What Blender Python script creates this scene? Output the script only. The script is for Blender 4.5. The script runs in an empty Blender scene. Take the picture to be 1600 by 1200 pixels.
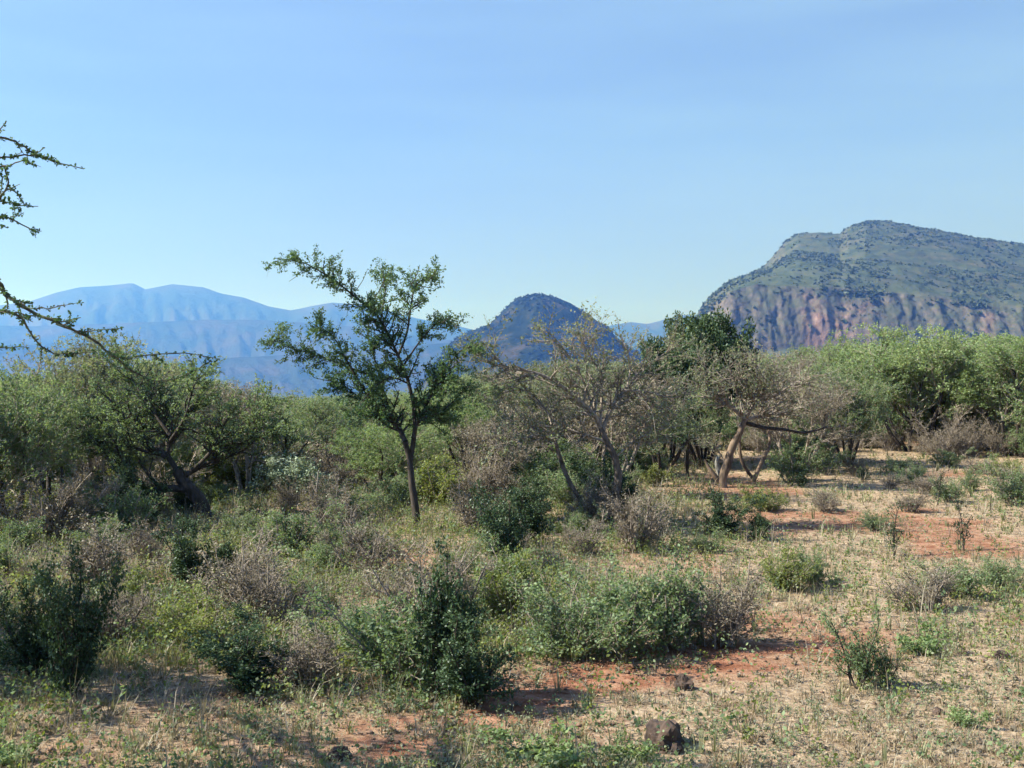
import bpy, math, random
import numpy as np
from math import radians, sin, cos, pi
from mathutils import Vector, Matrix

scene = bpy.context.scene
COL = scene.collection

# ------------------------------------------------------------------ camera
F = 1689.0                      # focal length in photo pixels (1600 wide)
EYE = Vector((0.0, 0.0, 3.0))
HORIZON = 570.0
cam_d = bpy.data.cameras.new("camera")
cam_d.sensor_width = 36.0
cam_d.lens = 36.0 * F / 1600.0
cam_d.clip_start = 0.1
cam_d.clip_end = 60000.0
cam = bpy.data.objects.new("camera", cam_d)
COL.objects.link(cam)
cam.location = EYE
cam.rotation_euler = (radians(90) - math.atan((600 - HORIZON) / F), 0, 0)
scene.camera = cam

# ------------------------------------------------------------------ light
SUN_EL, SUN_AZ = radians(40), radians(-95)      # azimuth from +Y (view direction), positive to the right
sun_dir = Vector((sin(SUN_AZ) * cos(SUN_EL), cos(SUN_AZ) * cos(SUN_EL), sin(SUN_EL)))
world = bpy.data.worlds.new("World")
scene.world = world
world.use_nodes = True
wn = world.node_tree
bg = wn.nodes["Background"]
sky = wn.nodes.new("ShaderNodeTexSky")
sky.sky_type = 'NISHITA'
sky.sun_disc = False
sky.sun_elevation = SUN_EL
sky.sun_rotation = SUN_AZ
sky.altitude = 1200
sky.air_density = 1.0
sky.dust_density = 0.2
sky.ozone_density = 3.5
tin = wn.nodes.new("ShaderNodeMixRGB"); tin.blend_type = 'MULTIPLY'; tin.inputs[0].default_value = 1.0
tin.inputs[2].default_value = (0.80, 0.85, 1.16, 1)
wn.links.new(sky.outputs[0], tin.inputs[1])
# a thin high veil of cirrus above the horizon band
wtc = wn.nodes.new("ShaderNodeTexCoord"); wmp = wn.nodes.new("ShaderNodeMapping"); wmp.inputs["Scale"].default_value = (1.2, 1.2, 9.0)
wmp.inputs["Rotation"].default_value = (0.0, 0.12, 0.0)
wno = wn.nodes.new("ShaderNodeTexNoise"); wno.inputs["Scale"].default_value = 2.2; wno.inputs["Detail"].default_value = 6
wn.links.new(wtc.outputs["Generated"], wmp.inputs[0]); wn.links.new(wmp.outputs[0], wno.inputs["Vector"])
wsp = wn.nodes.new("ShaderNodeSeparateXYZ"); wn.links.new(wtc.outputs["Generated"], wsp.inputs[0])
wr1 = wn.nodes.new("ShaderNodeMapRange"); wr1.inputs[1].default_value = 0.01; wr1.inputs[2].default_value = 0.12; wr1.inputs[3].default_value = 0.05; wr1.inputs[4].default_value = 0.42
wn.links.new(wsp.outputs[2], wr1.inputs[0])
wr2 = wn.nodes.new("ShaderNodeMapRange"); wr2.inputs[1].default_value = 0.35; wr2.inputs[2].default_value = 0.75; wr2.inputs[3].default_value = 0.8; wr2.inputs[4].default_value = 1.25
wn.links.new(wno.outputs[0], wr2.inputs[0])
wmu = wn.nodes.new("ShaderNodeMath"); wmu.operation = 'MULTIPLY'; wn.links.new(wr1.outputs[0], wmu.inputs[0]); wn.links.new(wr2.outputs[0], wmu.inputs[1])
veil = wn.nodes.new("ShaderNodeMixRGB"); veil.inputs[2].default_value = (3.5, 5.45, 7.1, 1)
wn.links.new(wmu.outputs[0], veil.inputs[0]); wn.links.new(tin.outputs[0], veil.inputs[1]); wr3 = wn.nodes.new("ShaderNodeMapRange"); wr3.inputs[1].default_value = 0.03; wr3.inputs[2].default_value = 0.20; wr3.inputs[3].default_value = 0.62; wr3.inputs[4].default_value = 0.0
wn.links.new(wsp.outputs[2], wr3.inputs[0])
dusty = wn.nodes.new("ShaderNodeMixRGB"); dusty.inputs[2].default_value = (2.75, 3.4, 5.9, 1)     # dust haze low over the horizon
wn.links.new(wr3.outputs[0], dusty.inputs[0]); wn.links.new(veil.outputs[0], dusty.inputs[1]); wn.links.new(dusty.outputs[0], bg.inputs[0])
bg.inputs[1].default_value = 0.052
sun_data = bpy.data.lights.new("sun", 'SUN')
sun_data.energy = 5.0
sun_data.angle = radians(0.5)
sun_data.color = (1.0, 0.96, 0.90)
sun = bpy.data.objects.new("sun", sun_data)
COL.objects.link(sun)
sun.rotation_euler = (-sun_dir).to_track_quat('-Z', 'Y').to_euler()
sun.location = sun_dir * 50

scene.view_settings.view_transform = 'Standard'
scene.view_settings.look = 'None'
scene.view_settings.exposure = 1.5
scene.view_settings.gamma = 1.0
scene.render.engine = 'CYCLES'
cy = scene.cycles
cy.use_denoising = True
cy.max_bounces = 6
cy.diffuse_bounces = 4
cy.glossy_bounces = 1
cy.transmission_bounces = 4
cy.transparent_max_bounces = 6
cy.volume_bounces = 0
cy.use_adaptive_sampling = True
cy.adaptive_threshold = 0.02
cy.caustics_reflective = False
cy.caustics_refractive = False

# ------------------------------------------------------------------ noise + terrain
def _hash(ix, iy, seed):
    h = (ix.astype(np.int64) * 374761393 + iy.astype(np.int64) * 668265263 + seed * 982451653) & 0xffffffff
    h = ((h ^ (h >> 13)) * 1274126177) & 0xffffffff
    return ((h ^ (h >> 16)) & 0xffffff) / float(0xffffff)

def vnoise(x, y, seed=0):
    x = np.asarray(x, float); y = np.asarray(y, float)
    ix = np.floor(x); iy = np.floor(y); fx = x - ix; fy = y - iy
    fx = fx * fx * (3 - 2 * fx); fy = fy * fy * (3 - 2 * fy)
    a = _hash(ix, iy, seed); b = _hash(ix + 1, iy, seed); c = _hash(ix, iy + 1, seed); d = _hash(ix + 1, iy + 1, seed)
    return (a * (1 - fx) + b * fx) * (1 - fy) + (c * (1 - fx) + d * fx) * fy

def fbm(x, y, seed=0, octv=4):
    s = 0.0; a = 0.5; t = 0.0
    for k in range(octv):
        s = s + a * vnoise(x * 2 ** k + 17.3 * k, y * 2 ** k - 9.1 * k, seed + k); t += a; a *= 0.5
    return s / t

def sstep(a, b, x):
    t = np.clip((x - a) / (b - a), 0, 1)
    return t * t * (3 - 2 * t)

def gz(x, y):
    """height of the ground"""
    x = np.asarray(x, float); y = np.asarray(y, float)
    r = np.sqrt(x * x + y * y)
    px = x / np.maximum(np.abs(y), 1.0) * F + 800
    slope = np.interp(px, [0, 600, 1000, 1300, 1700], [-0.034, -0.034, -0.012, 0.012, 0.018])
    z = 0.16 * (fbm(x / 7, y / 7, 3, 3) - 0.5) + 0.05 * (fbm(x / 1.3, y / 1.3, 5, 3) - 0.5)
    z = z + slope * (np.clip(r, 27, 140) - 27) * (y > 0)
    rough = sstep(150, 1500, r)
    z = z - 120 * sstep(130, 1300, r) + rough * 26 * (fbm(x / 600, y / 600, 9, 4) - 0.5)
    return z

def gz1(x, y):
    return float(gz(np.array([x]), np.array([y]))[0])

def ray(px, py):
    """unit-depth direction through a photo pixel (y component = 1)"""
    return Vector(((px - 800) / F, 1.0, -(py - HORIZON) / F))

def W(px, py, D):
    d = ray(px, py)
    return EYE + d * D

def foot(px, py):
    """ground point seen at a photo pixel"""
    d = ray(px, py)
    D = np.arange(6.0, 200.0, 0.04)
    below = EYE.z + d.z * D <= gz(d.x * D, D)
    D = float(D[np.argmax(below)]) if below.any() else 200.0
    p = EYE + d * D
    return Vector((p.x, p.y, gz1(p.x, p.y)))

def bare(x, y):
    """0 grassy .. 1 bare red soil"""
    x = np.asarray(x, float); y = np.asarray(y, float)
    n = fbm(x / 2.6, y / 1.8, 21, 4)
    b = sstep(0.50, 0.66, n) * 0.8
    pxl = x / np.maximum(np.abs(y), 1.0) * F + 800
    b = b * (1 - 0.6 * (1 - sstep(1000, 1250, pxl)) * sstep(9.5, 10.5, y))
    for cx, cy2, rx, ry in ((-1.75, 16.6, 0.8, 0.9), (2.9, 12.6, 0.9, 0.9), (6.2, 12.6, 0.5, 0.35), (6.6, 20.5, 2.2, 0.8)):
        b = np.maximum(b, 0.85 * np.exp(-((x - cx) / rx) ** 2 - ((y - cy2) / ry) ** 2))
    # worn track crossing the foreground from lower left to right
    yc = 8.75 + (x + 1.3) * 0.62 + 0.35 * np.sin(x * 1.3)
    w = 0.50 + 0.35 * vnoise(x * 1.1, y * 0.6, 4)
    tr = np.clip(1.5 * np.exp(-((y - yc) / w) ** 2), 0, 1) * sstep(-4.0, -1.4, x) * (1 - sstep(3.2, 5.0, x))
    yc2 = 8.35 + (x + 2.5) * 0.12
    tr2 = np.clip(1.5 * np.exp(-((y - yc2) / 0.42) ** 2), 0, 1) * (1 - sstep(0.4, 1.4, x)) * sstep(-3.6, -1.6, x)
    left = 1 - 0.6 * (1 - sstep(480, 640, pxl)) * (1 - sstep(10, 12, y))
    return left * np.clip(np.maximum(b, np.maximum(tr, tr2 * 0.5) * (0.55 + 0.6 * sstep(0.35, 0.6, fbm(x * 1.4, y * 2.2, 23, 3)))), 0, 1)

# ------------------------------------------------------------------ materials
def new_mat(name):
    m = bpy.data.materials.new(name); m.use_nodes = True
    nt = m.node_tree
    for n in list(nt.nodes): nt.nodes.remove(n)
    out = nt.nodes.new("ShaderNodeOutputMaterial")
    return m, nt, out

def nd(nt, typ, **kw):
    n = nt.nodes.new(typ)
    for k, v in kw.items(): setattr(n, k, v)
    return n

def ramp(nt, fac, stops):
    r = nd(nt, "ShaderNodeValToRGB")
    el = r.color_ramp.elements
    while len(el) < len(stops): el.new(0.5)
    for e, (p, c) in zip(el, stops):
        e.position = p; e.color = (c[0], c[1], c[2], 1)
    nt.links.new(fac, r.inputs[0])
    return r.outputs[0]

def leaf_mat(name, cols, trans=0.46, rough=0.6):
    """cols: dark, mid, light; picked by the per-leaf tint"""
    m, nt, out = new_mat(name)
    at = nd(nt, "ShaderNodeAttribute", attribute_name="tint")
    oi = nd(nt, "ShaderNodeObjectInfo")
    ma = nd(nt, "ShaderNodeMath", operation='MULTIPLY_ADD'); ma.inputs[1].default_value = 0.3; ma.inputs[2].default_value = -0.15
    nt.links.new(oi.outputs["Random"], ma.inputs[0])
    ad = nd(nt, "ShaderNodeMath", operation='ADD', use_clamp=True)
    nt.links.new(at.outputs["Fac"], ad.inputs[0]); nt.links.new(ma.outputs[0], ad.inputs[1])
    c = ramp(nt, ad.outputs[0], [(0.0, cols[0]), (0.55, cols[1]), (1.0, cols[2])])
    d = nd(nt, "ShaderNodeBsdfDiffuse"); t = nd(nt, "ShaderNodeBsdfTranslucent")
    nt.links.new(c, d.inputs[0])
    hs = nd(nt, "ShaderNodeMixRGB", blend_type='MULTIPLY'); hs.inputs[0].default_value = 1; hs.inputs[2].default_value = (1.2, 1.2, 0.7, 1)
    nt.links.new(c, hs.inputs[1]); nt.links.new(hs.outputs[0], t.inputs[0])
    mx = nd(nt, "ShaderNodeMixShader"); mx.inputs[0].default_value = trans
    nt.links.new(d.outputs[0], mx.inputs[1]); nt.links.new(t.outputs[0], mx.inputs[2])
    g = nd(nt, "ShaderNodeBsdfGlossy"); g.inputs["Roughness"].default_value = rough; g.inputs[0].default_value = (0.8, 0.9, 1, 1)
    m2 = nd(nt, "ShaderNodeMixShader"); m2.inputs[0].default_value = 0.02
    nt.links.new(mx.outputs[0], m2.inputs[1]); nt.links.new(g.outputs[0], m2.inputs[2])
    nt.links.new(m2.outputs[0], out.inputs[0])
    return m

def bark_mat(name, dark, light, scale=18.0, lichen=None):
    m, nt, out = new_mat(name)
    tc = nd(nt, "ShaderNodeTexCoord")
    mp = nd(nt, "ShaderNodeMapping"); mp.inputs["Scale"].default_value = (1, 1, 0.35)
    nt.links.new(tc.outputs["Object"], mp.inputs[0])
    no = nd(nt, "ShaderNodeTexNoise"); no.inputs["Scale"].default_value = scale; no.inputs["Detail"].default_value = 4
    nt.links.new(mp.outputs[0], no.inputs["Vector"])
    c = ramp(nt, no.outputs[0], [(0.35, dark), (0.65, light)])
    if lichen:
        n2 = nd(nt, "ShaderNodeTexNoise"); n2.inputs["Scale"].default_value = 9
        nt.links.new(tc.outputs["Object"], n2.inputs["Vector"])
        r2 = ramp(nt, n2.outputs[0], [(0.5, (0, 0, 0)), (0.62, (1, 1, 1))])
        mx = nd(nt, "ShaderNodeMixRGB"); mx.inputs[2].default_value = (*lichen, 1)
        nt.links.new(r2, mx.inputs[0]); nt.links.new(c, mx.inputs[1]); c = mx.outputs[0]
    b = nd(nt, "ShaderNodeBsdfPrincipled"); b.inputs["Roughness"].default_value = 0.9
    nt.links.new(c, b.inputs[0])
    bu = nd(nt, "ShaderNodeBump"); bu.inputs["Strength"].default_value = 0.6; bu.inputs["Distance"].default_value = 0.02
    nt.links.new(no.outputs[0], bu.inputs["Height"]); nt.links.new(bu.outputs[0], b.inputs["Normal"])
    nt.links.new(b.outputs[0], out.inputs[0])
    return m

M = {}
M['green'] = leaf_mat("acacia_leaf", [(0.07, 0.115, 0.055), (0.15, 0.215, 0.105), (0.26, 0.33, 0.18)])
M['bright'] = leaf_mat("bright_leaf", [(0.09, 0.145, 0.055), (0.18, 0.26, 0.11), (0.30, 0.37, 0.19)])
M['greygreen'] = leaf_mat("grey_green_leaf", [(0.095, 0.12, 0.075), (0.185, 0.215, 0.135), (0.29, 0.32, 0.21)])
M['dark'] = leaf_mat("dark_leaf", [(0.016, 0.036, 0.018), (0.045, 0.08, 0.036), (0.11, 0.15, 0.075)], 0.22, 0.45)
M['slenderleaf'] = leaf_mat("slender_tree_leaf", [(0.022, 0.052, 0.024), (0.058, 0.115, 0.052), (0.13, 0.20, 0.095)])
M['yellow'] = leaf_mat("yellow_green_leaf", [(0.10, 0.13, 0.03), (0.18, 0.22, 0.06), (0.28, 0.30, 0.12)])
M['silver'] = leaf_mat("silver_leaf", [(0.14, 0.19, 0.14), (0.24, 0.30, 0.22), (0.38, 0.43, 0.34)], 0.2)
M['dry'] = leaf_mat("dry_leaf", [(0.10, 0.085, 0.065), (0.19, 0.165, 0.13), (0.30, 0.275, 0.215)], 0.2)
M['straw'] = leaf_mat("straw", [(0.17, 0.12, 0.085), (0.35, 0.28, 0.20), (0.56, 0.49, 0.38)], 0.3)
M['grass'] = leaf_mat("grass_green", [(0.09, 0.105, 0.05), (0.18, 0.185, 0.105), (0.33, 0.32, 0.20)], 0.3)
M['conehillleaf'] = leaf_mat("cone_hill_leaf", [(0.012, 0.022, 0.012), (0.022, 0.036, 0.02), (0.04, 0.055, 0.03)], 0.2)
M['hillleaf'] = leaf_mat("hill_leaf", [(0.038, 0.058, 0.033), (0.06, 0.084, 0.048), (0.09, 0.115, 0.07)], 0.2)
M['bark'] = bark_mat("bark_dark", (0.014, 0.011, 0.010), (0.05, 0.039, 0.033))
M['greybark'] = bark_mat("bark_grey", (0.11, 0.092, 0.08), (0.27, 0.23, 0.20))
M['trunkbark'] = bark_mat("bark_brown", (0.028, 0.022, 0.019), (0.13, 0.10, 0.085))
M['palebark'] = bark_mat("bark_pale", (0.025, 0.018, 0.015), (0.20, 0.145, 0.11), 7.0)
M['lichenbark'] = bark_mat("bark_lichen", (0.03, 0.028, 0.022), (0.09, 0.08, 0.055), 30.0, (0.13, 0.17, 0.09))
M['twig'] = bark_mat("bark_twig", (0.12, 0.11, 0.085), (0.30, 0.27, 0.215))
M['rock'] = bark_mat("rock", (0.016, 0.010, 0.009), (0.07, 0.045, 0.036), 14.0)

# ------------------------------------------------------------------ mesh collecting
class Geo:
    def __init__(s): s.v = []; s.q = []; s.t = []; s.n = 0; s.qt = []; s.tt = []
    def add(s, v, q=None, t=None, tint=0.5):
        v = np.asarray(v, np.float32).reshape(-1, 3)
        if q is not None and len(q):
            q = np.asarray(q, np.int64).reshape(-1, 4); s.q.append(q + s.n)
            s.qt.append(np.broadcast_to(np.asarray(tint, np.float32), (len(q),)).copy())
        if t is not None and len(t):
            t = np.asarray(t, np.int64).reshape(-1, 3); s.t.append(t + s.n)
            s.tt.append(np.broadcast_to(np.asarray(tint, np.float32), (len(t),)).copy())
        s.v.append(v); s.n += len(v)
    def mesh(s, name, mat=None, smooth=False):
        me = bpy.data.meshes.new(name)
        if s.n == 0: return me
        v = np.concatenate(s.v)
        loops = []; starts = []; tint = []; pos = 0
        if s.q:
            q = np.concatenate(s.q); loops.append(q.ravel()); starts.append(np.arange(len(q)) * 4); pos = q.size
            tint.append(np.concatenate(s.qt))
        if s.t:
            t = np.concatenate(s.t); loops.append(t.ravel()); starts.append(pos + np.arange(len(t)) * 3)
            tint.append(np.concatenate(s.tt))
        loops = np.concatenate(loops).astype(np.int32); starts = np.concatenate(starts).astype(np.int32)
        me.vertices.add(len(v)); me.vertices.foreach_set("co", v.ravel())
        me.loops.add(len(loops)); me.loops.foreach_set("vertex_index", loops)
        me.polygons.add(len(starts)); me.polygons.foreach_set("loop_start", starts)
        a = me.attributes.new("tint", 'FLOAT', 'FACE'); a.data.foreach_set("value", np.concatenate(tint))
        if smooth: me.polygons.foreach_set("use_smooth", np.ones(len(starts), bool))
        me.update(calc_edges=True)
        if mat: me.materials.append(mat)
        return me

def link(name, me, parent=None, loc=None, rz=0.0, scale=None):
    o = bpy.data.objects.new(name, me)
    COL.objects.link(o)
    if parent is not None: o.parent = parent
    if loc is not None: o.location = loc
    if rz: o.rotation_euler = (0, 0, rz)
    if scale is not None: o.scale = scale
    return o

def tag(o, label=None, cat=None, group=None, kind=None):
    if label: o["label"] = label
    if cat: o["category"] = cat
    if group: o["group"] = group
    if kind: o["kind"] = kind
    return o

def tube(g, pts, radii, sides=4, tint=0.5, knob=0.0, rng=None):
    P = np.asarray(pts, float); R = np.asarray(radii, float); n = len(P)
    T = np.gradient(P, axis=0); T /= np.linalg.norm(T, axis=1, keepdims=True) + 1e-9
    ref = np.array([0.31, 0.2, 0.93]) if abs(T.mean(0)[2]) < 0.7 else np.array([0.9, 0.3, 0.1])
    A = np.cross(T, ref); A /= np.linalg.norm(A, axis=1, keepdims=True) + 1e-9
    B = np.cross(T, A)
    th = np.arange(sides) * 2 * pi / sides
    rr = R[:, None] * np.ones(sides)
    if knob and rng is not None: rr = rr * (1 + knob * (rng.random(rr.shape) - 0.5))
    V = P[:, None, :] + rr[:, :, None] * (np.cos(th)[None, :, None] * A[:, None, :] + np.sin(th)[None, :, None] * B[:, None, :])
    i = np.arange(n - 1)[:, None] * sides; j = np.arange(sides)[None, :]; k = (j + 1) % sides
    Q = np.stack([i + j, i + k, i + sides + k, i + sides + j], -1).reshape(-1, 4)
    g.add(V.reshape(-1, 3), q=Q, tint=tint)

def leaves_on(g, P, size, rng, spread=0.03, aspect=0.55, up=0.35, tint=None):
    """one small folded leaf blade (quad) at each point of P"""
    n = len(P)
    if not n: return
    P = P + rng.normal(0, spread, P.shape)
    a = rng.normal(0, 1, (n, 3)); a /= np.linalg.norm(a, axis=1, keepdims=True)
    nn = rng.normal(0, 1, (n, 3)); nn[:, 2] = np.abs(nn[:, 2]) + up
    b = np.cross(nn, a); b /= np.linalg.norm(b, axis=1, keepdims=True) + 1e-9
    L = size * (0.6 + 0.8 * rng.random((n, 1))); Wd = L * aspect
    V = np.stack([P, P + a * L * 0.5 + b * Wd * 0.5, P + a * L, P + a * L * 0.5 - b * Wd * 0.5], 1)
    Q = np.arange(n * 4).reshape(-1, 4)
    if tint is None:
        tint = np.clip(0.5 + 0.35 * (vnoise(P[:, 0] * 1.7, P[:, 2] * 2.3 + P[:, 1] * 1.1, 77) - 0.5) * 2 + rng.normal(0, 0.16, n), 0, 1)
    g.add(V.reshape(-1, 3), q=Q, tint=tint)

# ------------------------------------------------------------------ plants
class Plant:
    """skeleton of one tree or shrub, local coordinates with the foot at the origin"""
    def __init__(s, seed):
        s.rng = np.random.default_rng(seed); s.r = random.Random(seed)
        s.trunk = Geo(); s.limb = Geo(); s.leafpts = []; s.origin = Vector((0, 0, 0))
        s.segs = []
    def rv(s):
        while True:
            v = Vector((s.r.uniform(-1, 1), s.r.uniform(-1, 1), s.r.uniform(-1, 1)))
            if 0.01 < v.length < 1: return v.normalized()
    def grow(s, p, d, L, r, lvl, sp):
        """sp: per level dict(seg, wob, up, n, ang, ratio, leaf, tmin, flat)"""
        S = sp[lvl]; R = s.r
        n = max(2, int(L / S.get('seg', 0.12)))
        pts = [p.copy()]; d = d.normalized()
        ceil = sp.get('ceil')
        for i in range(n):
            d = d + s.rv() * S['wob'] + Vector((0, 0, S['up']))
            if ceil and p.z > ceil * (0.85 + 0.15 * R.random()): d.z = min(d.z, 0.05) - 0.05
            if p.z < sp.get('low', 0.1): d.z = abs(d.z) + 0.1
            d.normalize(); p = p + d * (L / n); pts.append(p.copy())
        s.put(pts, r, S, lvl, sp)
        return pts
    def put(s, pts, r, S, lvl, sp, r1=None, sides=None):
        R = s.r; n = len(pts) - 1
        L = sum((pts[i + 1] - pts[i]).length for i in range(n))
        end = r1 if r1 is not None else r * S.get('taper', 0.35)
        radii = np.linspace(r, end, n + 1)
        sides = sides or (7 if r > 0.03 else 5 if r > 0.012 else 3)
        tube(s.trunk if lvl == 0 else s.limb, [tuple(q) for q in pts], radii, sides, tint=R.random(), knob=0.25 if r > 0.03 else 0, rng=s.rng)
        if S.get('leaf', 0):
            m = int(L * S['leaf'])
            if m:
                t = np.clip(np.repeat(s.rng.random(max(1, m // 4)), 4)[:m] + s.rng.normal(0, 0.02, len(np.repeat(0, max(1, m // 4) * 4)))[:m], 0, 1) * n * 0.999; i = np.minimum(t.astype(int), n - 1); f = (t - i)[:, None]
                A = np.array([tuple(q) for q in pts]); s.leafpts.append(A[i] * (1 - f) + A[i + 1] * f)
        if lvl + 1 in sp:
            N = S['n'] * L
            N = int(N) + (R.random() < N - int(N))
            for k in range(N):
                t = R.uniform(S.get('tmin', 0.2), 1.0) * n
                i = min(int(t), n - 1); q = pts[i].lerp(pts[i + 1], t - i)
                ax = (pts[i + 1] - pts[i]).normalized()
                side = ax.cross(s.rv())
                if side.length < 1e-3: continue
                side.normalize()
                side.z *= S.get('flat', 0.6)
                an = radians(S['ang'] + R.uniform(-15, 15))
                dd = ax * cos(an) + side * sin(an)
                cl = S['ratio'] * (1.0 - 0.45 * t / n) * R.uniform(0.6, 1.25)
                rr = min(radii[i] * 0.7, max(0.0045, radii[i] * 0.62))
                s.grow(q, dd, cl, rr, lvl + 1, sp)
    def build(s, name, leafmat, barkmat, leaf=0.04, spread=0.025, aspect=0.55, twigmat=None, crown='crown', up=0.35):
        root = link(name, None)
        tr = link('trunk', s.trunk.mesh('trunk', barkmat, True), root)
        br = link('branches', s.limb.mesh('branches', twigmat or barkmat, True), root)
        if s.leafpts:
            g = Geo(); leaves_on(g, np.concatenate(s.leafpts), leaf, s.rng, spread, aspect, up)
            link(crown, g.mesh(crown, leafmat), root)
        return root

def copy_tree(o, loc, rz, scale):
    c = o.copy(); COL.objects.link(c)
    c.location = loc; c.rotation_euler = (0, 0, rz); c.scale = scale
    for ch in KIDS[o.name]:
        d = ch.copy(); COL.objects.link(d); d.parent = c
    return c
KIDS = {}

# branching recipes ---------------------------------------------------------
def acacia_spec(leaf=70, dens=1.0, ceil=None, twig=1.0):
    return {0: dict(seg=0.18, wob=0.16, up=0.02, n=2.6 * dens, ang=42, ratio=1.25, tmin=0.35, flat=0.7, taper=0.45),
            1: dict(seg=0.12, wob=0.17, up=0.03, n=6.5 * dens, ang=50, ratio=0.95, tmin=0.2, flat=0.42, taper=0.35, leaf=leaf * 0.1),
            2: dict(seg=0.10, wob=0.20, up=0.035, n=7.5 * dens * twig, ang=52, ratio=0.42, tmin=0.1, flat=0.45, taper=0.35, leaf=leaf * 0.75),
            3: dict(seg=0.06, wob=0.34, up=0.05, n=0, ang=50, ratio=0.3, taper=0.5, leaf=leaf * 1.3),
            'ceil': ceil, 'low': 0.5}

def acacia(seed, H=3.4, spreadr=2.0, stems=4, leaf=70, dens=1.0, lean=45, r0=0.055, twig=1.0, clear=0.35):
    p = Plant(seed); R = p.r
    sp = acacia_spec(leaf, dens, ceil=H, twig=twig)
    for k in range(stems):
        az = 2 * pi * k / stems + R.uniform(-0.5, 0.5)
        el = radians(90 - lean * R.uniform(0.35, 1.15))
        d = Vector((cos(az) * cos(el), sin(az) * cos(el), sin(el)))
        base = Vector((cos(az), sin(az), 0)) * 0.06 - Vector((0, 0, 0.12))
        L = min(H * 0.85, spreadr * 1.25) * R.uniform(0.8, 1.15)
        sp[0]['tmin'] = clear
        p.grow(base, d, L, r0 * R.uniform(0.7, 1.2), 0, sp)
    return p

# ------------------------------------------------------------------ SETTING: ground
def ground():
    radii = np.concatenate([[0.0, 1.0, 2.5, 4.0], np.linspace(5, 30, 180), np.geomspace(30.4, 14500, 150)])
    a = np.concatenate([np.linspace(-34, 34, 321), np.linspace(36, 324, 73)])   # degrees from +Y
    ar = np.radians(a); nA = len(a); nR = len(radii)
    Rr, A = np.meshgrid(radii, ar, indexing='ij')
    X = Rr * np.sin(A); Y = Rr * np.cos(A); Z = gz(X, Y)
    V = np.stack([X, Y, Z], -1).reshape(-1, 3)
    i = np.arange(nR - 1)[:, None] * nA; j = np.arange(nA)[None, :]; k = (j + 1) % nA
    Q = np.stack([i + j, i + nA + j, i + nA + k, i + k], -1)[1:].reshape(-1, 4)
    T = np.stack([0 * j[0], nA + j[0], nA + k[0]], -1)
    g = Geo(); g.add(V, q=Q, t=T)
    me = g.mesh('ground', None, True)
    b = me.attributes.new("bare", 'FLOAT', 'POINT')
    b.data.foreach_set("value", bare(V[:, 0], V[:, 1]).astype(np.float32))
    far = me.attributes.new("far", 'FLOAT', 'POINT')
    far.data.foreach_set("value", sstep(60, 300, np.hypot(V[:, 0], V[:, 1])).astype(np.float32))
    m, nt, out = new_mat("ground_soil")
    geo = nd(nt, "ShaderNodeNewGeometry")
    def noise(sc, det=5, ro=0.6):
        n = nd(nt, "ShaderNodeTexNoise"); n.inputs["Scale"].default_value = sc; n.inputs["Detail"].default_value = det
        n.inputs["Roughness"].default_value = ro; nt.links.new(geo.outputs["Position"], n.inputs["Vector"]); return n.outputs[0]
    red = ramp(nt, noise(3.5), [(0.3, (0.115, 0.048, 0.031)), (0.5, (0.225, 0.105, 0.07)), (0.7, (0.34, 0.20, 0.142))])
    lit = ramp(nt, noise(14.0, 6, 0.7), [(0.3, (0.12, 0.085, 0.06)), (0.5, (0.28, 0.215, 0.155)), (0.68, (0.46, 0.375, 0.285))])
    at = nd(nt, "ShaderNodeAttribute", attribute_name="bare")
    nz = nd(nt, "ShaderNodeMath", operation='MULTIPLY_ADD'); nz.inputs[1].default_value = 1.6; nz.inputs[2].default_value = -0.8
    nt.links.new(noise(5.0, 6, 0.7), nz.inputs[0])
    su = nd(nt, "ShaderNodeMath", operation='ADD', use_clamp=True)
    nt.links.new(at.outputs["Fac"], su.inputs[0]); nt.links.new(nz.outputs[0], su.inputs[1])
    mx = nd(nt, "ShaderNodeMixRGB"); nt.links.new(su.outputs[0], mx.inputs[0]); nt.links.new(lit, mx.inputs[1]); nt.links.new(red, mx.inputs[2])
    fa = nd(nt, "ShaderNodeAttribute", attribute_name="far")
    fcol = ramp(nt, noise(0.004, 8, 0.7), [(0.35, (0.025, 0.04, 0.022)), (0.52, (0.035, 0.045, 0.027)), (0.68, (0.05, 0.052, 0.035))])
    m2 = nd(nt, "ShaderNodeMixRGB"); nt.links.new(fa.outputs["Fac"], m2.inputs[0]); nt.links.new(mx.outputs[0], m2.inputs[1]); nt.links.new(fcol, m2.inputs[2])
    bs = nd(nt, "ShaderNodeBsdfDiffuse"); nt.links.new(m2.outputs[0], bs.inputs[0])
    bu = nd(nt, "ShaderNodeBump"); bu.inputs["Strength"].default_value = 0.7; bu.inputs["Distance"].default_value = 0.05
    nt.links.new(noise(22.0, 6, 0.7), bu.inputs["Height"]); nt.links.new(bu.outputs[0], bs.inputs["Normal"])
    nt.links.new(bs.outputs[0], out.inputs[0])
    me.materials.append(m)
    return tag(link('ground', me), kind='structure')
ground()

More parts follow.
